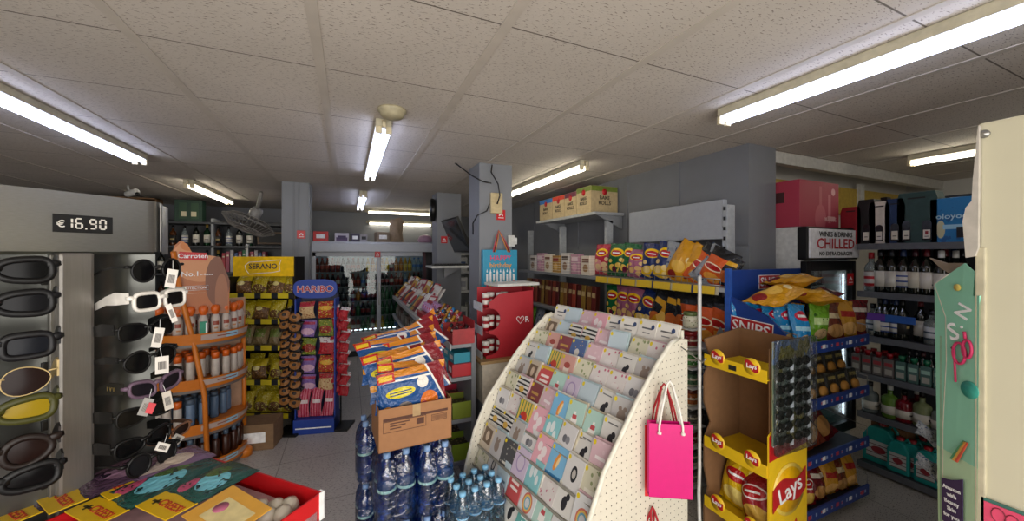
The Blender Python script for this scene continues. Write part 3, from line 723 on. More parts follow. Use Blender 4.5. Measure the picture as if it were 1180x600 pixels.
lays(-.24, .12, .23, 'yellow', 6, 'large yellow crisp bag leaning left in the brown display', .2, .31)
lays(-.15, .2, .23, 'yellow', -4, 'yellow crisp bag behind in the brown display', .2, .3)
lays(-.08, .09, .225, 'cherry', -14, 'cherry red crisp bag leaning right in the brown display', .18, .26)
lays(-.2, .12, -.1, 'twist', -4, 'dark crisp bag on the floor tray of the brown display', .2, .28)
# pack of sunglasses hanging on the near side
t = thing('sunglasses_card', 'clear hanging pack with two columns of small sunglasses beside the brown display', 'sunglasses pack', (1.815, 1.09, 0), 0)
part('backing_card', MB().bx(0, .3, .004, .008, .7, 1.19, pm('landscape_card', '6f7f68', [('r', .5, .9, .5, .12, '7a8fb0'), ('n', 5, .52, '9a9a86'), ('n', 8, .6, '3d4a30'), ('r', .5, .85, .3, .03, 'a07890'), ('n', 3, .58, 'b09a30')])), t, .001)
for i in range(2):
    for j in range(7):
        z = 1.08 - j * .06; x = .08 + i * .14
        g = MB()
        for s in (-1, 1):
            g.lathe([(0, 0), (.029, 0), (.031, .003), (.026, .008), (0, .009)], mat('tiny_lens', '1b1c18', .2), 12, Matrix.Translation((x + s * .03, 0, z)) @ Matrix.Diagonal((1, 1, .72, 1)) @ Matrix.Rotation(R(90), 4, 'X'))
        g.box((x, -.004, z + .012), (.03, .006, .006), BLACK)
        s_ = part('small_sunglasses', g, t)
        link('barcode_tag', MB().bx(x + .04, x + .065, -.006, -.004, z - .035, z - .008, WINK).mesh('barcode_tag'), s_)
part('clear_blister', MB().bx(-.005, .31, -.025, .0, .66, 1.2, FILM), t, .012)

# ------------------------------------------------------------------ chilled fridge with cartons on top
t = thing('chilled_fridge', 'glass-door wine fridge with white sides in the right alcove', 'fridge', (2.97, 1.60, 0), 0, None, (1.08, 1, 1))
part('cabinet', MB().bx(0, .03, 0, .45, 0, 1.8, WHITE).bx(.57, .6, 0, .45, 0, 1.8, WHITE).bx(.03, .57, .42, .45, 0, 1.8, WHITE).bx(.03, .57, 0, .42, 1.76, 1.8, WHITE).bx(.03, .57, 0, .42, 0, .25, WHITE), t)
part('top_box', MB().bx(-.005, .605, -.05, .02, 1.56, 1.8, BLACK), t, .01)
sg = part('sign', MB().bx(.0, .6, -.062, -.052, 1.575, 1.785, mat('sign_white', 'ececee', .5)), t, .002)
text('WINES & DRINKS', .052, INK, sg, (.3, -.064, 1.745))
text('CHILLED', .105, mat('sign_red', 'b8141c', .5), sg, (.3, -.064, 1.675), sx=1.12)
text('NO EXTRA CHARGE!!!', .04, INK, sg, (.3, -.064, 1.605))
dr = part('door', MB().bx(0, .05, -.04, 0, .25, 1.55, BLACK).bx(.55, .6, -.04, 0, .25, 1.55, BLACK).bx(.05, .55, -.04, 0, 1.48, 1.55, BLACK).bx(.05, .55, -.04, 0, .25, .32, BLACK), t, .004)
link('glass', MB().bx(.05, .55, -.025, -.015, .32, 1.48, GLASS).mesh('glass'), dr)
link('handle', MB().tube([(.57, -.05, .8), (.57, -.07, .85), (.57, -.07, 1.15), (.57, -.05, 1.2)], .01, STEEL).mesh('handle'), dr)
for x in (.06, .545):
    part('light_strip', MB().bx(x - .006, x + .006, .01, .02, .35, 1.45, mat('fridge_led', 'e8f0ff', emit=5)), t)
for k, z in enumerate((.35, .64, .93, 1.22)):
    part('wire_shelf', MB().bx(.03, .57, .03, .4, z - .006, z, STEEL), t)
M_WB = mat('dark_wine_glass', '10140e', .08, spec=.8)
def winebottle(glass, lab, cap, h=.31, r=.038, labcol2=None):
    body = MB().lathe([(0, 0), (r * .94, 0), (r, .008), (r, h * .58), (r * .85, h * .66), (r * .38, h * .75), (r * .36, h * .86)], glass, 14).mesh('glass_body')
    cp = MB().lathe([(r * .4, h * .84), (r * .42, h * .845), (r * .4, h * .995), (0, h)], cap, 12).mesh('cap')
    lb = MB().lathe([(r * 1.012, h * .14), (r * 1.012, h * .5)], lab, 14)
    return [('glass_body', body), ('cap', cp), ('paper_label', lb.mesh('paper_label'))]
def labm(name, base, sh=()): return pm(name, base, sh, .6)
LW = [labm('wine_label_plain', 'd9d4c8', [('r', .5, .4, .3, .05, '4a4440')]), labm('wine_label_red_square', 'dcd6cc', [('r', .5, .65, .22, .2, '8c1420'), ('r', .5, .25, .3, .04, '333333')]),
      labm('wine_label_black', '22201e', [('r', .5, .5, .3, .08, 'b09a60')]), labm('wine_label_blue_band', 'd4d0c8', [('t', 3, .3, '31488c')]), labm('wine_label_crest', 'd8d2c0', [('e', .5, .6, .15, .2, '7a2430')])]
KW = [winebottle(M_WB, l, mat('cap_%d' % i, c, .3)) for i, (l, c) in enumerate(zip(LW, ('16161a', '5c1018', '16161a', '1a2a50', '3a0f16')))]
CLR = mat('clear_bottle', 'b9c4c4', .08, trans=.6, alpha=.75)
for k, z in enumerate((.35, .64, .93, 1.22)):
    for i in range(5):
        put([p for p in KW[(i + k) % 5]] if k < 3 else [p for p in winebottle(CLR, LW[0], BLACK, .25, .034)] if i == 0 else KW[i % 5], 'wine_bottle', 'chilled bottle behind the fridge glass, %s from the left on the %s shelf from below' % (nth(i + 1), nth(k + 1)), 'bottle', (2.97 + .11 + i * .108, 1.75, z + .001), 0, 'bottles in the chilled fridge', .85)
alarm((2.97 + .56, 1.558, 1.41), 'square red sign with white emblem on the chilled fridge door')
t = thing('wine_carton', 'large rose-pink wine carton on top of the chilled fridge', 'carton', (2.96, 1.6, 1.802), 0, None, (.9, 1, 1))
M_RC = pm('rose_carton', 'a33246', [('r', .75, .42, .035, .32, 'c06a74'), ('e', .52, .2, .14, .3, 'b55562'), ('r', .52, .55, .03, .35, 'b55562'), ('e', .85, .8, .05, .08, 'd9a0a4'), ('r', .8, .2, .1, .05, 'd9a8a8')], .6)
part('box', MB().bx(0, .56, 0, .34, 0, .34, M_RC), t, .003)
part('barcode', MB().bx(-.002, 0, .1, .2, .18, .26, pm('barcode', 'c9a070', [('s', 3, .5, '402020')])), t)
text('MATEUS', .045, mat('carton_pale', 'd9a8a8', .6), t, (.43, -.002, .06))
part('closing_tape', MB().bx(.0, .56, .15, .19, .34, .342, mat('tape', 'a88a60', .3)), t)

# ------------------------------------------------------------------ wine shelving, front edge at X = 3.5
wz = [1.675, 1.325, 1.0, .72, .43, .06]
t = thing('wine_shelving', 'dark grey shelving unit stocked with wine in the right alcove', 'shelf', (3.5, 0, 0))
part('back_panel', MB().bx(.42, .45, .25, 1.5, 0, 2.02, DGREY), t)
for y in (.25, 1.49): part('upright', MB().bx(.36, .42, y - .02, y + .02, 0, 2.05, BLACK), t)
for z in wz:
    s_ = part('shelf_board', MB().bx(0, .42, .25, 1.5, z - .035, z, DGREY), t, .003)
    link('edge_strip', MB().bx(-.008, 0, .25, 1.5, z - .04, z + .004, mat('edge_strip_grey', '5b5d62', .4)).mesh('edge_strip'), s_)
def giftbox(px, w, h, col, lb, win=1, handle=True, dep=.12, X=3.56):
    Y = YatX(px, X)
    t = thing('wine_gift_box', lb, 'gift box', (X, Y, 1.677), R(-90), 'gift boxes on top of the wine shelves')
    mm_ = mat('gift_' + col, col, .55)
    part('box', MB().prism([(-w / 2, 0), (w / 2, 0), (w / 2, h * .86), (w / 2 - .012, h), (-w / 2 + .012, h), (-w / 2, h * .86)], 0, dep, mm_), t, .002)
    for i in range(win):
        x = (i - (win - 1) / 2) * w * .5
        ar = [(x + .022 * math.cos(PI * q / 8), h * .38 + .022 * math.sin(PI * q / 8)) for q in range(9)]
        part('bottle_window', MB().prism([(x + .022, .02), *ar, (x - .022, .02)], -.0015, .0005, mat('window_dark', '120d12', .2)), t)
        part('bottle_label', MB().bx(x - .017, x + .017, -.0025, -.0015, .03, .09, LW[i]), t)
    part('handle_cut', MB().bx(-w * .22, w * .22, -.0015, 0, h * .87, h * .9, INK), t)
giftbox(980, .13, .29, '8e1220', 'dark red gift box at the far end of the top wine shelf')
giftbox(998, .11, .335, '131416', 'tall black gift box next to the dark red one', dep=.11)
giftbox(1013, .12, .31, 'd9d3c8', 'white gift box with an arched bottle window')
giftbox(1031, .11, .32, '16335c', 'narrow navy gift box right of the white one')
giftbox(1056, .2, .35, '2a4644', 'wide dark green gift box with two bottle windows', 2)
t = thing('gift_bag', 'bright blue bottle box with pale lettering at the near end of the top wine shelf', 'gift box', (3.56, YatX(1097, 3.56), 1.677), R(-90))
part('box', MB().bx(-.1, .1, 0, .2, 0, .29, pm('blue_gift', '1477b4', [('n', 5, .6, '0e5c96'), ('e', .25, .3, .1, .2, 'c9c4a0'), ('r', .6, .35, .3, .05, '9fd0ea')], .4)), t, .003)
text('oloyoo', .05, mat('gift_pale', 'b9dcea', .5), t, (.0, -.003, .17))
part('bottle_window', MB().bx(.02, .07, -.002, 0, .03, .1, mat('window_dark', '120d12', .2)), t)
REDC = mat('cap_red', '9c1820', .3); WCAP = mat('cap_white', 'd0d0cc', .4)
vod = winebottle(CLR, labm('vodka_label', 'd6d0cc', [('t', 2, .4, 'b0202a')]), REDC, .29, .04)
wcap = winebottle(M_WB, LW[0], WCAP, .3)
def shelfrow(pxs, z, fn, X=3.56):
    for k, px in enumerate(pxs): fn(k, (X, YatX(px, X), z + .001))
row2 = [999, 1004, 1010, 1015, 1021, 1028, 1034, 1041, 1048, 1055, 1061, 1068, 1076, 1085, 1096]
shelfrow(row2, wz[1], lambda k, p: put(vod if k < 3 else KW[[0, 4, 0, 1, 3, 0, 4, 1, 1, 0][(k - 3) % 10]] if k < 13 else wcap, 'spirit_bottle' if k < 3 else 'wine_bottle',
    '%s, %s from the far end of the second wine shelf' % ('clear spirit bottle with red cap' if k < 3 else 'dark red wine bottle' if k < 13 else 'white-capped wine bottle', nth(k + 1)), 'bottle', p if k % 2 else (p[0] + .07, p[1], p[2]), 0, 'bottles on the second wine shelf'))
shelfrow([1001, 1009, 1018, 1027, 1036, 1045, 1056, 1066, 1076, 1086, 1096], wz[1], lambda k, p: put(KW[(k * 2) % 5], 'wine_bottle', 'dark wine bottle, %s in the back row of the second wine shelf' % nth(k + 1), 'bottle', (p[0] + .17, p[1], p[2]), 0, 'bottles on the second wine shelf'))
big = winebottle(CLR, labm('water_label', 'c9ccd0', [('t', 2, .3, '405060')]), BLACK, .25, .045)
row3 = [1003, 1014, 1020, 1026, 1033, 1040, 1058, 1075, 1085, 1096]
shelfrow(row3, wz[2], lambda k, p: put(big if k in (0, 7) else KW[[2, 0, 3, 3, 3, 2, 1, 0, 0, 0][k]], 'wine_bottle', '%s bottle, %s from the far end of the third wine shelf' % ('squat clear' if k in (0, 7) else 'white-labelled wine' if k > 5 else 'dark wine', nth(k + 1)), 'bottle', p if k % 3 else (p[0] + .04, p[1], p[2]), 0, 'bottles on the third wine shelf', .93))
t = one('purple_shelf_sign', MB().bx(-.13, .13, -.002, 0, 0, .05, pm('purple_sign', '6a3aa0', [('r', .7, .5, .3, .6, '2a5aa8')])), 'small purple and blue strip sign in front of third shelf bottles', 'sign', (3.52, YatX(1024, 3.5), wz[2] + .12), R(-90))
# fourth shelf: stacked small bottles in cardboard sleeves, then dark bottles
for r_ in range(2):
    for k in range(8):
        X = 3.54 + .09 * r_; Y = YatX(988, 3.54) - .062 * k
        t = thing('juice_pack', '%s-capped small carton bottle, %s in the %s row of the fourth wine shelf' % (['red', 'green'][k > 3], nth(k + 1), ['front', 'back'][r_]), 'bottle', (X, Y, wz[3] + .001), R(-90), 'small bottles on the fourth wine shelf')
        part('sleeve', MB().bx(-.027, .027, -.025, .025, 0, .13, pm('sleeve_%d' % (k > 3), ['6a6460', '4a6a64'][k > 3], [('r', .5, .7, .4, .1, ['a03038', '9cc0b0'][k > 3]), ('r', .5, .3, .35, .15, 'a8a49a')])), t, .004)
        part('cap', MB().lathe([(.013, .13), (.013, .145), (.018, .146), (.018, .17), (0, .17)], REDC if k <= 3 else mat('cap_green', '1e6a4a', .3), 10), t)
shelfrow([1048, 1056, 1064, 1073, 1082, 1092], wz[3], lambda k, p: put(KW[[2, 2, 4, 0, 2, 0][k]], 'wine_bottle', 'short dark bottle, %s beside the small carton bottles' % nth(k + 1), 'bottle', p, 0, 'short bottles on the fourth wine shelf', .72))
liq = [('7c8686', 'clear'), ('6f9a3a', 'yellow-green'), ('8a1a28', 'ruby red'), ('701420', 'deep red'), ('8f9a6a', 'pale green'), ('8a9088', 'clear pale')]
for k, px in enumerate((1003, 1026, 1042, 1050, 1063, 1085)):
    m_ = mat('liqueur_' + liq[k][0], liq[k][0], .08, trans=.35, alpha=.95)
    h = [.22, .23, .215, .22, .235, .2][k]; r_ = .045
    t = thing('liqueur_bottle', '%s liqueur bottle, %s on the fifth wine shelf' % (liq[k][1], nth(k + 1)), 'bottle', (3.57 + (.09 if k == 3 else 0), YatX(px, 3.57), wz[4] + .001), 0, 'liqueur bottles on the fifth wine shelf')
    part('glass_body', MB().lathe([(0, 0), (r_, 0), (r_ * 1.05, .006), (r_ * 1.05, h * .1), (r_ * 1.05, h * .52), (r_ * 1.03, h * .6), (r_ * .8, h * .66), (.016, h * .7), (.014, h * .74), (.014, h * .88), (0, h * .88)], m_, 16), t)
    part('cap', MB().lathe([(.016, h * .85), (.016, h), (0, h)], WCAP if k % 2 else BLACK, 10), t)
    part('paper_label', MB().lathe([(r_ * 1.07, h * .12), (r_ * 1.07, h * .38)], labm('liq_label', 'c9c4b8', [('r', .5, .5, .3, .1, '333333')]), 16), t)
M_TQ = mat('turquoise_plastic', '1f8c86', .35, var=.06)
def jerry(w, h, d):
    pr = [(-w / 2, 0), (w / 2, 0), (w / 2, h * .62), (w * .3, h * .86), (w * .12, h * .9), (-w * .12, h * .9), (-w * .3, h * .86), (-w / 2, h * .62)]
    body = MB().prism(pr, -d / 2, d / 2, M_TQ).mesh('body', .012)
    hd = MB().tube([(w * .16, 0, h * .85), (w * .3, 0, h * .98), (w * .42, 0, h * .85), (w * .44, 0, h * .66)], .011, M_TQ, 8).mesh('handle')
    cp = MB().lathe([(.02, h * .88), (.021, h * .9), (.021, h * .985), (0, h * .99)], REDC, 12).mesh('cap')
    lb = MB().bx(-w * .36, w * .36, -d / 2 - .002, -d / 2, h * .14, h * .55, pm('jerry_label', 'b8b8b4', [('t', 4, .2, '6a4a50'), ('e', .5, .5, .3, .2, '8a2c34')])).mesh('paper_label')
    return [('body', body), ('handle', hd), ('cap', cp), ('paper_label', lb)]
JL, JS = jerry(.19, .3, .12), jerry(.12, .25, .09)
for k, (px, X, big_) in enumerate(((1017, 3.62, 1), (1038, 3.58, 0), (1052, 3.6, 0), (1064, 3.72, 0), (1070, 3.57, 0), (1086, 3.6, 0), (1100, 3.6, 0), (1046, 3.76, 0), (1080, 3.76, 0))):
    put(JL if big_ else JS, 'detergent_jug', '%s turquoise plastic jug with red cap, %s on the bottom wine shelf%s' % ('big' if big_ else 'smaller', nth(k + 1), ' back row' if X > 3.7 else ''), 'jug', (X, YatX(px, X), wz[5] + .001), R(-90), 'turquoise jugs on the bottom wine shelf')
one('carton_box', MB().bx(-.1, .1, 0, .25, 0, .28, CARDB), 'brown box at the dark far end of the bottom wine shelf', 'box', (3.62, 1.37, wz[5] + .001), R(-90), None, .002)

# ------------------------------------------------------------------ greeting card stand
def peg_mat():
    m = mat('pegboard_white', 'd6d0bf', .5, var=.03)
    nt = m.node_tree; n = nt.nodes; L = nt.links; b = n['Principled BSDF']
    tc = n.new('ShaderNodeTexCoord'); vm = n.new('ShaderNodeVectorMath'); vm.operation = 'SCALE'; vm.inputs['Scale'].default_value = 1 / .03
    L.new(tc.outputs['Object'], vm.inputs[0])
    fr_ = n.new('ShaderNodeVectorMath'); fr_.operation = 'FRACTION'; L.new(vm.outputs[0], fr_.inputs[0])
    sb = n.new('ShaderNodeVectorMath'); sb.operation = 'SUBTRACT'; sb.inputs[1].default_value = (.5, .5, .5); L.new(fr_.outputs[0], sb.inputs[0])
    ml = n.new('ShaderNodeVectorMath'); ml.operation = 'MULTIPLY'; ml.inputs[1].default_value = (0, 1, 1); L.new(sb.outputs[0], ml.inputs[0])
    ln = n.new('ShaderNodeVectorMath'); ln.operation = 'LENGTH'; L.new(ml.outputs[0], ln.inputs[0])
    lt = n.new('ShaderNodeMath'); lt.operation = 'LESS_THAN'; lt.inputs[1].default_value = .1; L.new(ln.outputs['Value'], lt.inputs[0])
    mx = n.new('ShaderNodeMix'); mx.data_type = 'RGBA'; old = b.inputs['Base Color'].links[0].from_socket
    L.new(lt.outputs[0], mx.inputs[0]); L.new(old, mx.inputs[6]); mx.inputs[7].default_value = lin('4a4238'); L.new(mx.outputs[2], b.inputs['Base Color'])
    return m
PEG = peg_mat()
RW = .88
RK = thing('card_stand', 'tall white pegboard greeting card stand with curved sides', 'card stand', (1.304, 2.147, 0), R(-80))
# local: x 0 (far) .. .95 (near), front is -y ; profile (y, z)
PR = [(0, 0), (-.73, 0), (-.74, .15), (-.7, .4), (-.645, .585), (-.56, .749), (-.462, .864), (-.36, .983), (-.226, 1.112), (-.12, 1.195), (-.07, 1.21), (0, 1.2)]
for x0 in (-.02, RW):
    sp_ = part('side_panel', MB().prism(PR, x0, x0 + .018, PEG, axis='x'), RK)
    e = MB().tube([(x0 + .009, y, z) for y, z in PR[1:11]], .011, OFFW, 6)
    link('edge_trim', e.mesh('edge_trim'), sp_)
part('back_panel', MB().bx(0, RW, -.02, 0, 0, 1.24, OFFW), RK)
part('base', MB().bx(0, RW, -.7, -.02, 0, .22, OFFW), RK)
def prof(sv):       # point on the stepped front, 0 at the top, 1 at the bottom
    pts = [(-.07, 1.13), (-.2, 1.03), (-.34, .9), (-.45, .775), (-.54, .65), (-.61, .51), (-.66, .36), (-.69, .2)]
    L_ = [0]
    for a, c in zip(pts, pts[1:]): L_.append(L_[-1] + math.hypot(a[0] - c[0], a[1] - c[1]))
    t_ = sv * L_[-1]
    for k in range(len(pts) - 1):
        if t_ <= L_[k + 1] + 1e-9:
            f = (t_ - L_[k]) / (L_[k + 1] - L_[k]); return (pts[k][0] + f * (pts[k + 1][0] - pts[k][0]), pts[k][1] + f * (pts[k + 1][1] - pts[k][1]))
NR, NC = 12, 8
Q = .135
ST = ('e', .11, .89, .075, .075, 'd9c21a')
def cardm(i, base, sh):
    base = ''.join('%02x' % int(int(base[j:j+2], 16) * .84 + 255 * .16) for j in (0, 2, 4))
    return pm('card_print_%d' % i, base, list(sh) + [ST], .55)
CARDS = [
 ('white', 'script lines', 'cfcac0', [('r', .5, .72, .28, .03, '5a5a5a'), ('r', .5, .55, .2, .02, '777777'), ('e', .8, .8, .09, .09, '2b3e66')]),
 ('blush pink', 'pale circles', 'c9a3ab', [('v', 4, .25, 'd8bdc2'), ('r', .5, .5, .25, .05, 'e6dcdc')]),
 ('pale blue', 'script', 'a9bcc4', [('r', .5, .3, .35, .04, '5c7080'), ('r', .45, .2, .2, .03, '5c7080')]),
 ('white', 'black animal figure', 'c9c6bf', [('e', .5, .35, .14, .2, '26262a'), ('e', .62, .55, .1, .1, '26262a'), ('r', .5, .85, .25, .02, '666666')]),
 ('mint', 'wedding cake', '9cc2b4', [('r', .5, .3, .18, .12, 'e6e2dc'), ('r', .5, .47, .12, .07, 'b84a50'), ('r', .5, .6, .05, .05, 'e6e2dc')]),
 ('turquoise', 'white balloons', '6fb5ba', [('e', .3, .55, .12, .2, 'd9e2e2'), ('e', .55, .65, .12, .2, 'd9e2e2'), ('e', .75, .4, .1, .16, 'd9e2e2')]),
 ('striped', 'black and white stripes', 'c9c6be', [('t', 6, .42, '26262a'), ('e', .5, .5, .2, .12, 'c9a24a')]),
 ('grey', 'soft bear', 'a8a4a2', [('e', .5, .42, .2, .22, '8a7a6e'), ('e', .4, .66, .08, .08, '8a7a6e'), ('e', .62, .66, .08, .08, '8a7a6e')]),
 ('yellow', 'red and green party shapes', 'c9a030', [('s', 5, .3, '3c7a4a'), ('e', .5, .4, .25, .2, 'b83a2c'), ('e', .3, .3, .1, .1, '2f5aa0')]),
 ('cream', 'olive leaves', 'c6c2a4', [('v', 5, .3, '8a9468'), ('r', .5, .3, .3, .08, 'dcd8c8')]),
 ('dark red', 'gold lettering', '6a1c20', [('r', .5, .6, .3, .05, 'b9904a'), ('r', .5, .4, .2, .04, 'b9904a'), ('r', .5, .06, .5, .06, 'd8d0c4')]),
 ('white', 'pink flowers', 'cfc6c2', [('v', 5, .26, 'b8667a'), ('e', .5, .5, .2, .1, 'dcd6d2')]),
 ('lilac', 'ring of dots', 'b5a4bc', [('e', .5, .5, .3, .3, '9c8ab0'), ('e', .5, .5, .24, .24, 'c4b8c8')]),
 ('blue', 'orange slipper shape', '5a9cc4', [('e', .5, .5, .12, .3, 'd88a3c', .3), ('e', .56, .5, .06, .22, 'e8c890', .3), ('r', .5, .05, .5, .05, '2f6c98')]),
 ('white', 'grey heart pair', 'cac8c6', [('e', .4, .5, .13, .13, '6a6a70'), ('e', .6, .5, .13, .13, '85858a'), ('r', .5, .2, .25, .02, '555555')]),
 ('salmon', 'small house', 'c48a7c', [('r', .5, .35, .2, .15, 'e0cfc0'), ('e', .5, .6, .22, .12, 'a04a40')]),
 ('white', 'rainbow arch', 'c8c8c8', [('e', .5, .35, .32, .32, 'c46a5a'), ('e', .5, .35, .26, .26, 'd9b45a'), ('e', .5, .35, .2, .2, '6aa0b4'), ('e', .5, .35, .14, .14, 'c8c8c8')]),
 ('navy', 'gold star dots', '2b4478', [('v', 6, .16, 'd0b060'), ('e', .5, .45, .16, .16, 'c9c6be')]),
 ('white', 'black oval portrait', 'cbc9c5', [('e', .55, .5, .17, .24, '2a2c30'), ('e', .55, .5, .1, .14, 'b9b4ac')]),
 ('pink', 'white clouds', 'cf8f9c', [('e', .3, .6, .14, .16, 'e0d4d4'), ('e', .6, .5, .16, .18, 'e0d4d4'), ('e', .5, .25, .14, .12, 'e0d4d4')]),
 ('teal', 'white script', '3f8c86', [('r', .5, .6, .3, .04, 'd8e0dc'), ('r', .5, .45, .2, .03, 'd8e0dc')]),
 ('red', 'white script', 'b02c2c', [('r', .5, .6, .3, .05, 'e6d8d0'), ('r', .5, .4, .3, .05, 'e6d8d0'), ('r', .5, .94, .5, .06, 'c9a030')]),
 ('black', 'chalk pattern', '2a2a2c', [('v', 6, .18, 'b9b4a8'), ('r', .5, .15, .3, .04, 'c9c4b8')]),
 ('beige', 'photo panel', 'b5a48c', [('r', .5, .55, .36, .3, '6e5a48'), ('e', .5, .55, .15, .2, 'c9b49c')]),
]
CME = []
for i, (c, d, base, sh) in enumerate(CARDS):
    cm_ = cardm(i, base, sh)
    CME.append([('card_front', MB().bx(-.054, .054, -.003, 0, 0, Q, cm_).mesh('card_front', .001)),
                ('envelope', MB().bx(-.051, .057, .004, .016, -.002, Q + .009, mat('env_%d' % (i % 5), ['cdc8bc', 'c4a4a8', 'a8bcc0', 'c9c4b8', 'b9b09a'][i % 5], .7)).mesh('envelope', .001))])
order = [[0, 2, 1, 19, 0, 0, 0, 0], [23, 2, 6, 6, 1, 2, 9, 11], [9, 15, 10, 17, 1, 11, 3, 7], [3, 2, 8, 15, 9, 11, 11, 14], [7, 23, 21, 4, 12, 2, 3, 7], [9, 6, 10, 1, 13, 4, 4, 3],
         [14, 11, 8, 19, 5, 14, 3, 1], [6, 6, 7, 14, 19, 13, 18, 9], [23, 7, 22, 12, 5, 11, 3, 16], [9, 18, 2, 21, 16, 4, 14, 3], [10, 14, 17, 3, 20, 18, 14, 11], [7, 22, 10, 19, 16, 2, 14, 9]]
sl = R(-24)
for r_ in range(NR):
    y, z = prof(r_ / (NR - 1) if r_ else 0)
    y2, z2 = prof(min(1, (r_ + .5) / (NR - 1)))
    y3, z3 = prof(max(0, (r_ - .5) / (NR - 1)))
    tl = part('tier', MB().bx(0, RW, y - .02, y + .012, z - .008, z - .004, OFFW).bx(0, RW, y - .022, y - .02, z - .008, z + .006, mat('acrylic_lip', '8f8b80', .2)), RK)
    for c in range(NC):
        i = order[r_][c]
        xx = .06 + c * (RW - .12) / (NC - 1)
        wp = RK.matrix_basis @ Vector((xx, y - .012, z))
        hsc = 1.0 if r_ else 1.02
        put(CME[i], 'greeting_card', '%s greeting card with %s, %s row down, %s from far side' % (CARDS[i][0], CARDS[i][1], nth(r_ + 1), nth(c + 1)),
            'greeting card', wp + Vector((0, 0, rnd.uniform(-.006, .004))), (sl + R(rnd.uniform(-7, 5)), R(rnd.uniform(-2.5, 2.5)), R(-80 + rnd.uniform(-5, 5))), 'greeting cards on the pegboard stand', hsc)
# gift bags hung on the near side panel  (panel plane: local x = RW + .018)
def giftpaper(name, lb, lx, ly, z0, w, h, dep, m, rope, rz):
    t = thing('gift_bag', lb, 'gift bag', P(lx, ly, z0), rz)
    bd = MB()
    bd.prism([(-w / 2, 0), (w / 2, 0), (w / 2, h), (-w / 2, h)], 0, .0015, m).prism([(-w / 2, 0), (w / 2, 0), (w / 2, h), (-w / 2, h)], dep, dep + .0015, m)
    bd.bx(-w / 2, w / 2, 0, dep, 0, .002, m)
    for s in (-1, 1):
        bd.add([(s * w / 2, 0, 0), (s * (w / 2 - .012), dep / 2, .0), (s * w / 2, dep, 0), (s * w / 2, dep, h), (s * (w / 2 - .012), dep / 2, h), (s * w / 2, 0, h)], [(0, 1, 4, 5), (1, 2, 3, 4)], m)
    part('bag_body', bd, t)
    for yy in (.0, dep):
        part('handle', MB().tube([(-w * .27, yy - .004, h - .035), (-w * .27, yy - .004, h - .01), (-w * .2, yy, h + .06), (-w * .06, dep / 2, h + .155), (0, dep / 2, h + .17), (w * .06, dep / 2, h + .155), (w * .2, yy, h + .06), (w * .27, yy - .004, h - .01), (w * .27, yy - .004, h - .035)], .0045, rope, 8), t)
        for s in (-1, 1): part('handle_knot', MB().lathe([(0, -.007), (.008, -.004), (.008, .004), (0, .007)], rope, 8, c=(s * w * .27, yy - .006, h - .035)), t)
    return t
M_MAG = mat('magenta_paper', 'c8006e', .35, var=.03)
M_RP = mat('red_paper', 'cc1420', .4, var=.03)
giftpaper('gift_bag', 'bright magenta paper gift bag hanging frontmost on the card stand side', 773, 574, 1.5, .17, .3, .03, M_MAG, mat('white_rope', 'dedad2', .7), R(-30))
giftpaper('gift_bag', 'red paper gift bag hanging just behind the magenta one', 767, 571, 1.57, .19, .3, .03, M_RP, mat('red_rope', 'a01420', .7), R(-22))
giftpaper('gift_bag', 'red gift bag edge lowest behind the other hanging bags', 762, 570, 1.63, .2, .14, .02, M_RP, mat('red_rope', 'a01420', .7), R(-10))
giftpaper('gift_bag', 'dark little gift bag hanging below the magenta bag at the frame bottom', 757, 690, 1.55, .15, .2, .05, mat('navy_paper', '20304a', .5), mat('red_rope', 'a01420', .7), 0)
wp = RK.matrix_basis
one('display_hook', MB().tube([wp @ Vector((RW + .01, -.05, 1.235 - .06)), wp @ Vector((RW + .14, -.09, 1.135)), wp @ Vector((RW + .16, -.1, 1.16))], .003, STEEL), 'thin steel hook carrying the magenta bag', 'hook')

# ------------------------------------------------------------------ centre gondola
def gondola(name, lb, x0, x1, y0, y1, zs, h, end=True):
    t = thing(name, lb, 'shelf', (0, 0, 0))
    part('spine', MB().bx(x1 - .03, x1, y0, y1, 0, h, mat('panel_grey', '6f7276')), t)
    if end: part('end_panel', MB().bx(x0 + .02, x1, y0 - .015, y0, 0, h - .05, mat('end_panel_grey', '9fa09f', .5)), t, .002)
    for z in zs:
        s_ = part('shelf_board', MB().bx(x0, x1 - .03, y0, y1, z - .025, z, GREYP), t, .003)
        link('edge_strip', MB().bx(x0 - .008, x0, y0, y1, z - .035, z + .008, mat('strip_light', 'a8a9a8', .4)).mesh('edge_strip'), s_)
    return t
gondola('sweets_shelving', 'grey metal shelving unit with sweets left of the nearest column', .62, .79, 2.4, 3.3, (1.0, .78, .5, .22), 1.05, False)
gondola('magazine_shelving', 'far grey shelving unit loaded with magazines and packets by the second column', .62, .88, 3.7, 5.9, (.97, .7, .4, .12), 1.12)
mc = ['b3242c', 'd8d4cc', '7a1a28', 'c9a23c', '3f7a6c', 'd9d2c8', 'a02c50', 'b04a28', '26304c']
def magm(i): return pm('magazine_%d' % i, mc[i], [('r', .5, .85, .4, .08, 'e6e2da'), ('e', .5, .4, .3, .25, mc[(i + 4) % 9]), ('r', .3, .15, .2, .04, '202020')], .35)
for k in range(26):
    y = 3.8 + k * .08; i = (k * 5) % 9
    one('magazine', MB().bx(-.085, .085, 0, .006 + .004 * (k % 3), 0, .25, magm(i)), '%s packet leaning on the far shelving top, %s from its near end' % (['red and white', 'white', 'wine red', 'mustard', 'green', 'cream', 'magenta', 'rust', 'navy'][i], nth(k + 1)), 'magazine',
        (.66 + .05 * (k % 2), y, .975), (R(-36 - 10 * rnd.random()), R(rnd.uniform(-9, 9)), R(-78)), 'magazines on the far shelving')
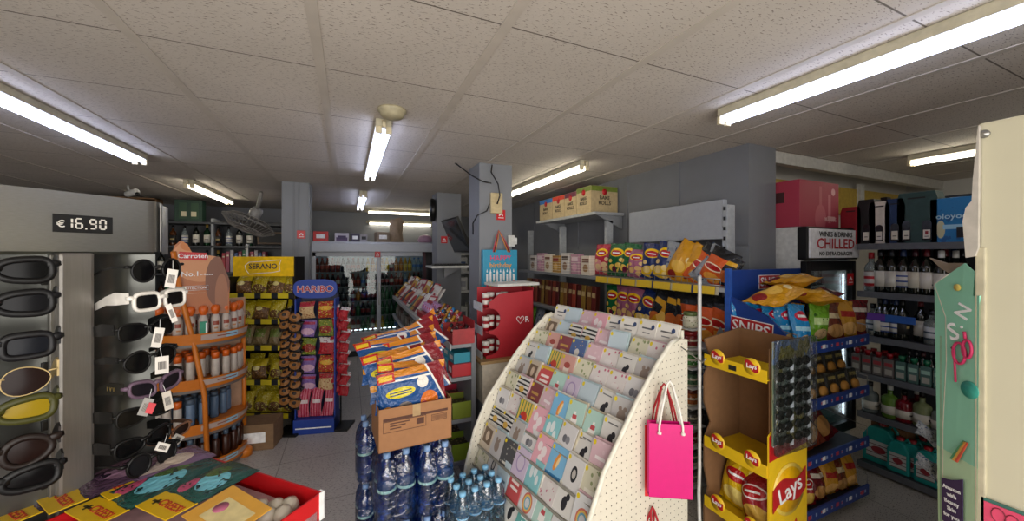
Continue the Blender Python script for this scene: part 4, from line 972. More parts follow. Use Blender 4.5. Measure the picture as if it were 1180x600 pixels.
for k in range(20):
    y = 3.85 + k * .1; i = (k * 4 + 1) % 9
    one('magazine', MB().bx(-.085, .085, 0, .01, 0, .26, magm(i)), '%s packet in the back row of far shelving, %s from near end' % (['red and white', 'white', 'wine red', 'mustard', 'green', 'cream', 'magenta', 'rust', 'navy'][i], nth(k + 1)), 'magazine',
        (.76, y, 1.02 + .02 * (k % 3)), (R(-25 - 12 * rnd.random()), R(rnd.uniform(-10, 10)), R(-85)), 'magazines on the far shelving')
for zi, z in enumerate((.7, .4, .12)):
    for k in range(10):
        i = (k * 2 + zi) % 9
        one('snack_box', MB().bx(-.08, .08, 0, .2, 0, .12 + .03 * (k % 3), pm('sbox_%d' % (k % 4), ['5a4a40', '3f4a40', '6a6260', '4a2c28'][k % 4], [('r', .5, .6, .4, .2, '8a8478')])),
            'dull packet box, far shelving, %s lower shelf, %s from near end' % (nth(zi + 1), nth(k + 1)), 'box', (.64, 3.85 + k * .2, z + .001), R(-90), 'boxes on the far shelving', .003)
# sweets on the near gondola: lilac round sweets bags, colourful lolly boxes
for k in range(10):
    t = thing('sweet_ball', 'lilac and red foil sweet, %s in the heap by the monitor shelf' % nth(k + 1), 'sweet', (.68 + .09 * (k % 2), 3.36 + .085 * (k // 2) - (.0 if k < 8 else .06), 1.09 + .07 * ((k * 3) % 3)), 0, 'foil sweets heap')
    part('foil', MB().lathe([(0, -.035), (.025, -.028), (.038, 0), (.025, .028), (0, .035)], pm('foil_lilac', 'b088b0', [('v', 4, .3, 'b03048'), ('e', .5, .6, .2, .2, 'e0d4e0')], .3), 12), t)
    part('twist', MB().prism([(-.02, .05), (.02, .05), (.004, .03), (-.004, .03)], -.002, .002, mat('foil_lilac_plain', 'b088b0', .3)), t)
one('snack_tray', MB().bx(.62, .86, 3.33, 3.75, 1.0, 1.05, mat('red_tray_card', '9c2428')), 'shallow red tray under the lilac foil sweets', 'tray')
ocol = [('d04a20', 'orange'), ('c9a020', 'yellow'), ('9c1c28', 'red'), ('6a2a7a', 'purple'), ('d9701c', 'bright orange'), ('2f6ab0', 'blue')]
for k in range(24):
    c, nm = ocol[(k * 5) % 6]
    put([('pouch', bag(['orange', 'gold', 'cherry', 'wine', 'amber', 'skyblue'][(k * 5) % 6], .07, .11, .03, k % 4))], 'sweet_packet', '%s sweet packet standing on the near sweets shelf, %s row %s along' % (nm, ['front', 'middle', 'back'][k // 8], nth(k % 8 + 1)), 'sweets',
        (.655 + .045 * (k // 8), 2.74 + (k % 8) * .075, 1.001 + .03 * (k // 8)), (R(-20), R(rnd.uniform(-8, 8)), R(-90)), 'sweet packets on the top sweets shelf')
t = one('sweet_tray', MB().bx(-.14, .14, -.002, 0, 0, .07, mat('red_tray_card', '9c2428')).bx(-.14, .14, .2, .202, 0, .15, mat('red_tray_card', '9c2428')).bx(-.142, -.14, 0, .2, 0, .1, mat('red_tray_card', '9c2428')).bx(.14, .142, 0, .2, 0, .1, mat('red_tray_card', '9c2428')),
    'open dark red cardboard tray at the near end of the top sweets shelf', 'tray', (.63, 2.54, 1.001), R(-90), None, 0, (1, .75, 1))
for k in range(12):
    put([('pouch', bag(['orange', 'wine', 'cherry'][k % 3], .06, .1, .025, k % 4))], 'chocolate_bar', '%s wrapped sweet bar inside the open red tray, %s of the cluster' % (['orange', 'purple-red', 'red'][k % 3], nth(k + 1)), 'sweets',
        (.655 + .045 * (k // 4), 2.45 + .055 * (k % 4), 1.005), (R(-12), R(rnd.uniform(-6, 6)), R(-90)), 'bars in the red tray')
bc = [('b02028', 'red'), ('2f8ca0', 'turquoise'), ('3f9cb0', 'light turquoise'), ('a82024', 'red'), ('702420', 'maroon')]
for k in range(7):
    c, nm = bc[k % 5]
    one('sweet_box', MB().bx(-.06, .06, 0, .16, 0, .085, pm('swb_' + c, c, [('r', .5, .5, .3, .2, 'd9d4cc')])), '%s flat sweet box on the middle sweets shelf, %s from the near end' % (nm, nth(k + 1)), 'box', (.63, 2.47 + k * .13, .781), R(-90), 'boxes on the middle sweets shelf', .003)
for k in range(3):
    one('sweet_box', MB().bx(-.06, .06, 0, .14, 0, .07, pm('swb_' + bc[k + 1][0], bc[k + 1][0], [('r', .5, .5, .3, .2, 'd9d4cc')])), '%s flat sweet box stacked on top, %s from the near end' % (bc[k + 1][1], nth(k + 1)), 'box', (.64, 2.48 + k * .15, .867), R(-86), 'stacked boxes on the middle sweets shelf', .003)
lowb = [('7c8a2a', 'lime green'), ('b81c3c', 'pink-red'), ('4a3a34', 'brown'), ('8aa62a', 'bright green'), ('3c3030', 'dark')]
for zi, z in enumerate((.5, .22)):
    for k in range(5):
        c, nm = lowb[(k + zi * 3) % 5]
        t = thing('open_box', 'open %s display box on the %s sweets shelf, %s from the near end' % (nm, ['third', 'lowest'][zi], nth(k + 1)), 'box', (.63, 2.5 + k * .185, z + .001), R(-90), 'open boxes on the lower sweets shelves', (1, .7, 1))
        m_ = pm('open_' + c, c, [('r', .6, .5, .25, .2, 'd9d4cc'), ('e', .25, .5, .1, .25, '2a8ca8')])
        part('walls', MB().bx(-.09, .09, 0, .003, 0, .09, m_).bx(-.09, .09, .22, .223, 0, .13, m_).bx(-.09, -.087, 0, .22, 0, .11, m_).bx(.087, .09, 0, .22, 0, .11, m_), t)
        part('contents', MB().bx(-.085, .085, .005, .2, 0, .07, pm('box_contents', '3a2c28', [('v', 8, .35, '8c7a60')])), t, .004)
# end unit with wooden top, and the red chocolate stand on it
t = thing('end_unit', 'pale end cabinet with a wooden top in front of the nearest column', 'cabinet', (0, 0, 0))
part('upper_panel', MB().bx(.86, 1.4, 2.46, 2.77, .55, .83, mat('cabinet_cream', 'cfc6b4', .5)), t, .003)
part('lower_panel', MB().bx(.87, 1.4, 2.47, 2.77, 0, .55, mat('cabinet_grey', '8d9398', .5)), t, .003)
part('wooden_top', MB().bx(.84, 1.42, 2.44, 2.8, .83, .85, mat('light_wood', 'a98a5c', .5, scale=8, stretch=(1, 12, 1))), t, .003)
t = thing('chocolate_stand', 'red cardboard chocolate stand with round cut-outs on the wooden top', 'display stand', (.9, 2.5, .851), 0)
M_CR = mat('stand_red', 'a01c28', .45, var=.04)
def arcs(x, z, r): return [(x + r * math.cos(a), z + r * math.sin(a)) for a in [R(q) for q in range(-90, 91, 18)]]
pl = [(0, 0), (.38, 0), (.38, .49), (.3, .51), (0, .44)]
edge = [(0, .44), (0, .32)] + [(x, z) for x, z in reversed(arcs(0.0, .25, .075))][0:0]
front = [(0, 0), (.38, 0), (.38, .48), (.22, .47), (.1, .46), (.02, .4), (.02, .37)] + list(reversed(arcs(.03, .28, .08))) + [(.02, .2), (.02, .19)] + list(reversed(arcs(.03, .1, .075))) + [(0, .02)]
part('front_panel', MB().prism(front, 0, .004, M_CR), t)
part('back_panel', MB().bx(0, .38, .2, .204, 0, .5, M_CR).bx(.376, .38, 0, .2, 0, .5, M_CR), t)
for k, z in enumerate((.02, .2, .37)):
    sf = part('tray', MB().bx(0, .37, .005, .2, z - .01, z - .006, M_CR), t)
    link('white_lip', MB().bx(-.03, -.027, 0, .2, z - .03, z + .03, mat('lip_white', 'c9ccd0', .5)).mesh('white_lip'), sf)
hrt = [(.27, .235), (.245, .262), (.24, .278), (.25, .288), (.262, .284), (.27, .272), (.278, .284), (.29, .288), (.3, .278), (.295, .262)]
part('heart_print', MB().tube([(x, -.001, z) for x, z in hrt], .0025, WINK, 5, True), t)
text('R', .06, WINK, t, (.325, -.002, .262))
for k in range(12):
    z = (.02, .2, .37)[k // 4]
    q = thing('chocolate_tin', 'small red and white chocolate pack, %s on the %s level of the red stand' % (nth(k % 4 + 1), ['lowest', 'middle', 'top'][k // 4]), 'chocolate pack', (.9 + .02 + .055 * (k % 4), 2.5 + .06 + .05 * (k % 2), .851 + z + .001 - .006), 0, 'packs in the red chocolate stand')
    part('body', MB().lathe([(0, 0), (.026, 0), (.026, .07), (0, .07)], pm('choc_body', '8a141e', [('r', .5, .5, .6, .2, 'c9c4bc')], .3), 14), q)
    part('lid', MB().lathe([(.028, .07), (.028, .1), (0, .1)], mat('lid_pale', 'c9c4bc', .3), 14), q)
# rows of white packs behind the end unit, with a stack of white sheets on top
one('paper_stack', MB().bx(0, .36, 0, .24, 0, .02, WHITE), 'thin white tray lying on top of the red chocolate stand', 'tray', (1.0, 2.52, 1.362), R(5), None, .002)
# birthday gift bag on the column
t = thing('birthday_bag', 'light blue birthday gift bag hanging on the nearest column', 'gift bag', (1.21, 3.04, 1.1), 0)
M_BB = mat('birthday_blue', '2f92b4', .4, var=.04)
part('bag_body', MB().bx(-.16, .16, -.05, 0, 0, .54, M_BB), t, .004)
rb = ['c4404a', '2a2a2a', 'd0803a']
for k in range(3):
    part('ribbon_handle', MB().tube([(-.07 + .01 * k, -.052, .52), (-.04 + .008 * k, -.05, .64), (-.01, -.03, .71), (.03 - .006 * k, -.05, .64), (.09 - .01 * k, -.052, .52)], .005, mat('ribbon_' + rb[k], rb[k], .5), 6), t)
hb = [('d9416a', 'HAPPY', .465, .066), ('e09a2c', 'birthday', .405, .062)]
for c, s_, z, sz in hb:
    text(s_, sz, mat('let_' + c, c, .4), t, (0, -.053, z))
for k in range(9):
    c = ['c43050', 'd9c020', '3a9a50', 'd06a20', 'b02a40', '2fa0a8', 'c9408a', '8ac030', 'd04030'][k]
    cd_ = part('candle', MB().bx(-.008, .008, -.054, -.05, .02, .1 + .01 * (k % 3), mat('candle_' + c, c, .4)).bx(-.008, .008, -.0545, -.0505, .1 + .01 * (k % 3), .18 + .02 * (k % 2), WINK), t, 0, (-.125 + k * .031, 0, .15))
    link('flame', MB().prism([(-.006, .2), (0, .195), (.006, .2), (0, .225)], -.054, -.051, WINK).mesh('flame'), cd_)

# ------------------------------------------------------------------ carton of cartoon-coloured bags on water packs
def water_bottle(h, r, glass, capm, labc):
    p = [(0, 0), (r * .8, 0), (r, .012)]
    n_ = 9
    for k in range(n_): p += [(r, h * (.06 + .6 * k / n_)), (r * .94, h * (.06 + .6 * (k + .5) / n_))]
    p += [(r, h * .67), (r * .95, h * .74), (r * .6, h * .86), (.014, h * .91), (.0135, h * .93), (0, h * .93)]
    return [('body', MB().lathe(p, glass, 14).mesh('body')), ('cap', MB().lathe([(.015, h * .925), (.016, h * .93), (.016, h), (0, h)], capm, 12).mesh('cap')),
            ('label_band', MB().lathe([(r * 1.02, h * .475), (r * 1.03, h * .495), (r * 1.02, h * .515)], labc, 14).mesh('label_band'))]
M_WG = clear('water_bottle_blue', .22, .16, '86b6f4', .25, 40)
M_WG2 = clear('water_bottle_clear', .2, .18, 'c8e6f2', .25, 40)
BIGB = water_bottle(.32, .043, M_WG, mat('cap_blue', '7c9cc8', .3), pm('water_band', '8fc0c0', [('n', 6, .5, 'b8d8d0')], .3))
SMB = water_bottle(.215, .031, M_WG2, mat('cap_pale_blue', '7fb8dc', .3), pm('small_label', '5aa0cc', [('n', 4, .55, 'd9e4e8')], .3))
def pack(loc, nx, ny, pitch, kind, lb, rz, h, group='shrink-wrapped water packs'):
    t = thing('water_pack', lb, 'water pack', loc, rz, group)
    for i in range(nx):
        for j in range(ny):
            b0 = link('bottle', kind[0][1], t, (pitch * (i - (nx - 1) / 2), pitch * (j - (ny - 1) / 2) + 0, 0))
            link('cap', kind[1][1], b0); link('label_band', kind[2][1], b0)
    w, d = nx * pitch / 2 + .002, ny * pitch / 2 + .002
    def wrap(u, v):
        a = 2 * PI * u; k = .82 if v < 1 else .8
        cx, cy = math.cos(a), math.sin(a)
        q = (abs(cx) ** 5 + abs(cy) ** 5) ** (-1 / 5)
        s_ = 1 if v < .72 else 1 - .55 * (v - .72) / .28
        return (w * cx * q * s_, d * cy * q * s_, h * (.01 + .97 * v) + .006 * math.sin(9 * a))
    part('shrink_wrap', MB().surf(wrap, 32, 8, FILM), t)
    return t
BX = 0.29; BY = 1.93
wz0 = .355
bo = R(4)
pack((.2, 1.9, .36), 2, 3, .088, BIGB, 'left upper pack of large blue water bottles under the snack carton', bo, .33)
pack((.385, 1.89, .36), 2, 3, .088, BIGB, 'right upper pack of large blue water bottles under the snack carton', bo, .33)
pack((.2, 1.9, .02), 2, 3, .088, BIGB, 'left lower pack of large blue water bottles', bo, .33)
pack((.385, 1.89, .02), 2, 3, .088, BIGB, 'right lower pack of large blue water bottles', bo, .33)
pack((.17, 2.24, .36), 3, 2, .088, BIGB, 'upper pack of blue water bottles behind the snack carton on the aisle side', bo, .33)
pack((.17, 2.24, .02), 3, 2, .088, BIGB, 'lower pack of blue water bottles behind the snack carton on the aisle side', bo, .33)
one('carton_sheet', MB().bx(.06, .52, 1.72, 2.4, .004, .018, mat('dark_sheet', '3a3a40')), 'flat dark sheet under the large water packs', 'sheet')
pack((.56, 1.72, .3), 4, 3, .064, SMB, 'small-bottle water pack with pale blue caps, at the frame bottom', R(10), .22)
pack((.56, 1.72, .03), 4, 3, .064, SMB, 'lower small-bottle water pack under the pale capped one', R(10), .22)
pack((.48, 1.48, .03), 4, 3, .064, SMB, 'small-bottle water pack on the floor nearest the camera', R(10), .22)
pm('carton_print', '9a6c46', [])
M_CT = mat('tan_carton', '9a6c46', .75, var=.05)
t = thing('snack_carton', 'open brown carton of surprise bags standing on the blue water packs', 'carton', (.285, 1.9, .705), R(3))
bx = MB()
w, d, h = .17, .13, .195
for (a, b2, c, e) in ((-w, w, -d, -d + .004), (-w, w, d - .004, d), (-w, -w + .004, -d, d), (w - .004, w, -d, d)): bx.bx(a, b2, c, e, 0, h, M_CT)
bx.bx(-w, w, -d, d, 0, .004, M_CT)
part('box_walls', bx, t, .001)
M_BP = mat('carton_brown_print', '4e2c1e', .7)
pr = MB().bx(-.15, .15, -d - .001, -d, .138, .15, M_BP)
for (a, b2, c, e) in ((-.15, .045, .134, .137), (-.15, .045, .085, .087), (-.15, -.148, .085, .137), (.043, .045, .085, .137), (.07, .145, .128, .13), (.07, .145, .1, .102), (.07, .072, .1, .13), (.143, .145, .1, .13)):
    pr.bx(a, b2, -d - .001, -d, c, e, M_BP)
for k in range(14): pr.bx(.076 + k * .0048, .078 + k * .0048, -d - .001, -d, .105, .125, M_BP)
for k in range(3): pr.bx(-.12, -.03 - .02 * k, -d - .001, -d, .122 - .012 * k, .127 - .012 * k, M_BP)
pr.bx(.0, .035, -d - .001, -d, .1, .128, M_BP)
part('printed_panel', pr, t)
part('tape_strip', MB().bx(-.018, .018, -d - .0015, -d - .0005, .14, .195, mat('tape', 'a88a60', .3)), t)
BM['cartoon2'] = fm('surprise_bag_print', '1c4a84', [('r', .3, 1.0, .8, .12, 'c9781e', .06), ('t', 40, .12, 'b8a020', .9, 1.0), ('r', .5, .80, .6, .018, 'e6e2da', .06), ('r', .93, .5, .1, .6, '7c1420', -.25), ('r', .83, .5, .014, .6, 'e6e2da', -.25),
  ('e', .3, .58, .2, .1, 'cfc01c'), ('r', .3, .6, .15, .012, '26304c'), ('r', .3, .55, .15, .012, '26304c'), ('r', .13, .9, .12, .09, 'b0201c'), ('r', .13, .9, .09, .05, 'd9b020'), ('e', .33, .24, .11, .14, '6e6460'), ('e', .1, .28, .06, .07, 'd08a1e'), ('e', .68, .25, .13, .22, 'cc6a20'), ('e', .6, .2, .05, .08, 'b03a50'), ('e', .62, .68, .08, .12, 'dcd6cc')])
def sbag(x, y, z, pitch, tilt, lb, k, w=.33, h=.23, rz=3):
    put([('pouch', bag('cartoon2', w, h, .045, k))], 'surprise_bag', lb, 'snack bag', (x, y, z), (R(pitch), R(tilt), R(rz)), 'surprise bags in the brown carton')
for k, (x, y, z, pt_, tl) in enumerate(((.30, 1.815, .83, -4, -7), (.27, 1.85, .845, -12, 4), (.33, 1.875, .9, -14, -13), (.25, 1.91, .9, -20, -6), (.3, 1.94, .95, -30, -11), (.22, 1.96, .97, -36, -3), (.31, 1.985, .99, -40, -14), (.25, 2.01, 1.03, -52, -8), (.33, 2.02, 1.03, -45, -22), (.38, 2.05, 1.04, -40, -35))):
    sbag(x, y, z, pt_, tl, 'blue and orange surprise bag, %s from the front in the brown carton' % nth(k + 1), k, rz=(3, 12, 0, 8, -5, 10, -6, 4, -10, -16)[k])
for k in range(5):
    put([('pouch', bag('cartoon2', .24, .17, .04, k + 3))], 'surprise_bag', 'surprise bag tucked low inside the brown carton, %s from the front' % nth(k + 1), 'snack bag', (.285, 1.82 + .045 * k, .712), (R(-4), 0, R(3)), 'surprise bags in the brown carton')

# ------------------------------------------------------------------ drinks fridge at the back
FYF = 6.24
t = thing('drinks_fridge', 'wide white two-door drinks fridge against the back wall', 'fridge', (-.53, FYF, 0))
W2 = 1.85
M_FW = mat('fridge_white', 'aeb2b8', .35, var=.03)
part('cabinet', MB().bx(0, .04, .05, .7, 0, 1.8, M_FW).bx(W2 - .04, W2, .05, .7, 0, 1.8, M_FW).bx(0, W2, .66, .7, 0, 1.8, M_FW).bx(0, W2, .05, .7, 1.72, 1.8, M_FW).bx(0, W2, .02, .7, .1, .32, M_FW).bx(.02, W2 - .02, .06, .7, 0, .1, BLACK), t, .004)
part('header', MB().bx(-.01, W2 + .01, -.02, .1, 1.63, 1.78, M_FW), t, .02)
for i, (a, b2) in enumerate(((.03, .98), (.95, W2 - .03))):
    yy = .0 if i else .03
    d_ = part('door', MB().bx(a, a + .05, yy, yy + .03, .3, 1.64, M_FW).bx(b2 - .04, b2, yy, yy + .03, .3, 1.64, M_FW).bx(a, b2, yy, yy + .03, 1.57, 1.64, M_FW).bx(a, b2, yy, yy + .03, .3, .38, M_FW), t, .004)
    link('glass', MB().bx(a + .05, b2 - .04, yy + .01, yy + .016, .38, 1.57, GLASS).mesh('glass'), d_)
    link('handle', MB().bx(a + .015, a + .035, yy - .02, yy, .8, 1.15, STEEL).mesh('handle', .004), d_)
part('light_strip', MB().bx(.1, W2 - .1, .12, .14, 1.68, 1.70, mat('fridge_led2', 'eef4ff', emit=3)).bx(.1, W2 - .1, .1, .115, .4, .415, mat('fridge_led2', 'eef4ff', emit=3)), t)
bcol = [('6a2a1c', 'brown', 'a8321c'), ('1f5a34', 'green', '1f5a34'), ('b06a20', 'orange', 'c9801c'), ('16181c', 'dark cola', '8c1c20'), ('8a9aa8', 'clear water', '3a6cb0'), ('7a1c24', 'red', 'c9c4bc'), ('c09018', 'yellow', 'd9b41c'), ('2a2c34', 'black', '44464c')]
def drink(i, h):
    c, nm, cp = bcol[i]
    g = mat('drink_' + c, c, .15)
    r_ = .034
    return MB().lathe([(0, 0), (r_ * .9, 0), (r_, .01), (r_, h * .25, pm('drink_label_%d' % i, cp, [('t', 2, .3, 'c9c4bc')], .4)), (r_, h * .52), (r_ * .95, h * .6), (r_ * .45, h * .8), (.013, h * .9, mat('dcap_' + cp, cp, .3)), (.015, h * .91, mat('dcap_' + cp, cp, .3)), (.015, h, mat('dcap_' + cp, cp, .3)), (0, h)], g, 10).mesh('bottle')
DK = [drink(i, .23) for i in range(8)]
seq = [[0, 0, 3, 0, 7, 2, 6, 2, 6, 4, 4], [0, 3, 7, 0, 5, 3, 5, 0, 4, 3, 7], [3, 7, 7, 5, 3, 3, 1, 3, 7, 5, 0], [7, 1, 7, 1, 3, 1, 1, 1, 7, 1, 1], [4, 1, 3, 5, 1, 6, 1, 1, 4, 1, 2]]
for s_, z in enumerate((1.33, 1.10, .87, .63, .385)):
    part('shelf', MB().bx(.04, W2 - .04, .08, .64, z - .012, z - .004, mat('shelf_wire', '9ca0a4', .4)), t)
    for k in range(24):
        i = seq[s_][min(10, k * 11 // 24)] if (k + s_) % 5 else (k * 3 + s_) % 8
        put(DK[i], 'drink_bottle', '%s drink bottle, %s from the left on the %s shelf of the drinks fridge' % (bcol[i][1], nth(k + 1), ['top', 'second', 'third', 'fourth', 'lowest'][s_]), 'bottle',
            (-.53 + .09 + k * .0725, FYF + .13, z - .003), rnd.uniform(0, 6), 'bottles in the drinks fridge', (1, 1, .88 if s_ in (1, 2) else .95))
alarm((.42, FYF - .03, 1.6), 'square red sign with white emblem between the drinks fridge doors')
# things lying on the fridge
def simplebox(name, lb, cat, loc, dims, m, rz=0, extra=None):
    t = thing(name, lb, cat, loc, rz)
    w, d, h = dims
    part('box', MB().bx(-w / 2, w / 2, -d / 2, d / 2, 0, h, m), t, .003)
    part('label_patch', MB().bx(-w * .3, w * .3, -d / 2 - .001, -d / 2, h * .3, h * .7, extra or WINK), t)
    return t
def onf(px, w): return (XatY(px, FYF + .2), FYF + .2, 1.801)
simplebox('red_box', 'small bright red box on top of the drinks fridge', 'box', onf(370, 0), (.2, .2, .15), REDT)
simplebox('game_box', 'white and purple boxed item on top of the drinks fridge', 'box', onf(394, 0), (.2, .2, .13), pm('purplebox', 'b4aebc', [('r', .5, .3, .4, .2, '4a3060')]), 0, mat('purple_patch', '3c2c54'))
simplebox('game_box', 'dark purple box right of the white and purple one on the fridge', 'box', onf(409, 0), (.12, .2, .13), mat('dark_purple_box', '2c2440'))
simplebox('game_box', 'grey box with dark label on the fridge beside the dark purple box', 'box', onf(419, 0), (.11, .2, .12), mat('grey_box', '8a868c'), 0, INK)
simplebox('carton_box', 'low brown carton on top of the drinks fridge', 'box', onf(440, 0), (.2, .22, .16), mat('low_carton', '7c6a58'), .1)
t = thing('paper_bag', 'tall crumpled brown paper bag on top of the drinks fridge', 'bag', onf(457, 0), .2)
part('bag_body', bagmesh('bag_body', mat('brown_paper', '94806a', .8, bump=.4), .24, .38, .16, 4), t)
part('folded_top', MB().prism([(-.06, .36), (.1, .34), (.08, .42), (-.02, .40)], -.01, .01, mat('brown_paper', '94806a', .8)), t)
one('plastic_bag', MB().lathe([(0, 0), (.11, .0), (.13, .05), (.1, .11), (.04, .13), (0, .13)], mat('pink_plastic_bag', 'a07c90', .4, bump=.6, scale=20), 14), 'crumpled pinkish plastic bag on the right of the fridge top', 'bag', onf(490, 0))
# ------------------------------------------------------------------ dark jacket-like hanging item by the fridge
one('hanging_jacket', bagmesh('hanging_jacket', pm('dark_jacket', '151316', [('r', .85, .5, .08, .5, '5c1420'), ('r', .15, .5, .06, .5, '3a1018')], .6), .28, .62, .12, 9), 'dark hanging item with red edges at the right end of the drinks fridge', 'jacket', (1.24, FYF - .06, 1.02), R(8))
# far right appliances and boxes in the aisle behind the nearest column
ap = [(600, 6.2, 1.25, .28, .32), (612, 6.0, 1.0, .3, .3), (622, 6.1, 1.3, .22, .26), (606, 6.1, 1.6, .24, .2), (630, 6.2, 1.02, .2, .3)]
t = thing('appliance_shelving', 'pale shelving with white goods at the far right end of the shop', 'shelf', (1.75, 5.9, 0))
for z in (.5, 1.0, 1.32, 1.62): part('shelf_board', MB().bx(-.1, .8, 0, .4, z - .03, z, WHITE), t, .003)
for x in (-.12, .8): part('upright', MB().bx(x, x + .02, 0, .4, 0, 1.9, GREYP), t)
for k in range(12):
    x = 1.74 + (k % 4) * .2; z = (.501, 1.001, 1.321)[k // 4]
    h_ = (.24, .28, .2, .3)[(k * 3) % 4] * (.9 if k < 8 else .95)
    t = thing('appliance_box', 'white appliance box, %s on the %s pale shelf at the far right' % (nth(k % 4 + 1), nth(k // 4 + 1)), 'box', (x, 6.1, z), 0, 'white boxes at the far right')
    part('box', MB().bx(-.08, .08, -.12, .12, 0, h_, WHITE), t, .004)
    part('print_patch', MB().bx(-.05, .05, -.122, -.12, h_ * .3, h_ * .7, mat('patch_%d' % (k % 3), ['5a5c66', '9a9ca4', '35507a'][k % 3], .5)), t)
one('cardboard_sign', MB().bx(-.3, .3, 0, .01, 0, .25, pm('brown_sign', '7a6c60', [('t', 6, .25, '5a4c44')], .7)), 'brown printed cardboard standing high at the far right', 'cardboard', (2.15, 5.95, 1.93), 0)
# ------------------------------------------------------------------ liquor shelves at back left
t = thing('liquor_shelving', 'grey shelving with liquor bottles at the back left', 'shelf', (-3.3, 6.4, 0))
for z in (.5, .95, 1.35, 1.72, 2.05): part('shelf_board', MB().bx(0, 2.6, 0, .4, z - .03, z, DGREY), t, .003)
for x in (0, .88, 1.55, 1.95, 2.58): part('upright', MB().bx(x, x + .03, 0, .4, 0, 2.1 if x < 1.6 else 1.75, GREYP if x < 1.9 else WHITE), t)
part('back_panel', MB().bx(0, 2.6, .4, .42, 0, 2.1, DGREY), t)
K3 = [winebottle(mat('bottle_green_dark', '12301c', .1), LW[0], mat('cap_gold', 'a08030', .3)), KW[0], winebottle(CLR, LW[3], BLACK, .28), winebottle(mat('bottle_amber', '4a2810', .1), LW[2], BLACK, .28)]
for s_, z in enumerate((1.35, 1.72, .95, .5)):
    for k in range(20):
        x = -3.2 + k * .125
        if s_ == 1 and k > 15: continue
        if s_ == 0 and k > 14: continue
        put(K3[(k * 7 + s_ * 3) % 4], 'liquor_bottle', 'liquor bottle, %s from the left on the %s board of the back left shelves' % (nth(k + 1), ['middle', 'upper', 'lower', 'bottom'][s_]), 'bottle', (x, 6.52, z + .001), 0, 'liquor bottles at the back left')
t = thing('bottle_gift_box', 'green gift box with bottles on the very top of the liquor shelves', 'gift box', (-2.02, 6.55, 2.051))
part('box', MB().bx(-.15, .15, -.08, .08, 0, .3, mat('dark_green_box', '1c3a2a')), t, .003)
part('bottle_print', MB().bx(-.1, -.02, -.082, -.08, .04, .26, pm('bp', '2c4a30', [('r', .5, .3, .4, .15, 'c9c0a0')])).bx(.03, .11, -.082, -.08, .04, .26, pm('bp', '2c4a30', [('r', .5, .3, .4, .15, 'c9c0a0')])), t)
t = thing('wooden_crate', 'open light wooden crate on top of the liquor shelves, far left', 'crate', (-2.65, 6.55, 2.051))
WOODC = mat('crate_wood', '7a5a38', .7, scale=8, stretch=(1, 1, 10))
part('boards', MB().bx(-.3, .3, -.1, .1, 0, .015, WOODC).bx(-.3, .3, -.1, .1, .285, .3, WOODC).bx(-.3, -.285, -.1, .1, 0, .3, WOODC).bx(.285, .3, -.1, .1, 0, .3, WOODC).bx(-.01, .01, -.1, .1, 0, .3, WOODC), t)
for k in range(11):
    c, nm = [('a0202c', 'red'), ('1f6a3c', 'green'), ('8a3040', 'maroon'), ('2c4a7c', 'blue'), ('b0a8a8', 'white'), ('a04a5c', 'pink')][(k * 5) % 6]
    one('book', MB().bx(-.02, .02, 0, .2, 0, .27 + .02 * (k % 3), pm('spine_' + c, c, [('r', .5, .8, .3, .04, 'c9c0a8')])), '%s upright book, %s from the left on the shelf behind the fan' % (nm, nth(k + 1)), 'book', (-1.62 + k * .048, 6.45, 1.351), (0, 0, 0), 'books behind the fan', .003)
one('radio', MB().bx(-.22, .22, 0, .2, 0, .18, mat('wood_dark', '5a4630')).bx(-.2, .2, -.01, 0, .02, .16, INK), 'dark boxed radio on the shelf behind the fan', 'radio', (-1.0, 6.45, 1.751), 0, None, .005)
for k in range(3):
    one('red_packet', MB().bx(-.05, .05, 0, .1, 0, .12, pm('redpack', '8c1c20', [('r', .5, .6, .4, .2, 'c9b8a8')])), 'small red packet, %s from the left under the radio' % nth(k + 1), 'packet', (-1.05 + .11 * k, 6.45, 1.351), 0, 'red packets at the back', .003)
t = thing('display_table', 'low table under a mauve cloth behind the orange display', 'table', (-1.55, 5.3, 0))
part('tabletop', MB().bx(-.9, .8, -.35, .35, 1.13, 1.16, mat('mauve_cloth', '6c4a68', .8)), t, .004)
part('cloth_front', MB().surf(lambda u, v: (-.9 + 1.7 * u, -.352 - .012 * math.sin(u * 60), .7 + .45 * v), 60, 3, mat('mauve_cloth', '6c4a68', .8)), t)
for x, y in ((-.85, -.3), (.75, -.3), (-.85, .3), (.75, .3)): part('leg', MB().bx(x - .02, x + .02, y - .02, y + .02, 0, 1.13, DGREY), t)
for k in range(9):
    put(DK[(k * 3) % 8], 'drink_bottle', '%s small bottle, %s along the mauve table' % (bcol[(k * 3) % 8][1], nth(k + 1)), 'bottle', (-2.3 + k * .18, 5.1, 1.161), 0, 'bottles on the mauve table', .8)

# ------------------------------------------------------------------ nut stand, sweets stand, strips
S = thing('nut_display', 'black nut display stand with a yellow sign board', 'display stand', (-.73, 4.02, 0), R(-23.8))
WS = .6
part('sign_board', MB().bx(-WS / 2 + .05, WS / 2, -.01, .01, 1.40, 1.58, YEL), S, .002)
ys_ = part('sign_outline', MB().tube([(-.13, -.012, 1.46), (-.14, -.012, 1.5), (-.1, -.012, 1.53), (0, -.012, 1.535), (.12, -.012, 1.545), (.19, -.012, 1.55), (.17, -.012, 1.5), (.18, -.012, 1.45), (.1, -.012, 1.435), (0, -.012, 1.43), (-.1, -.012, 1.42)], .003, WINK, 5, True), S)
text('SERANO', .068, mat('sign_navy', '2a3040'), S, (.025, -.013, 1.49))
for x in (-WS / 2, WS / 2): part('upright', MB().bx(x - .012, x + .012, .0, .15 if x > 0 else .3, 0, 1.58 if x > 0 else 1.4, BLACK), S)
part('back_panel', MB().bx(-WS / 2, WS / 2 - .1, .29, .3, 0, 1.4, BLACK), S)
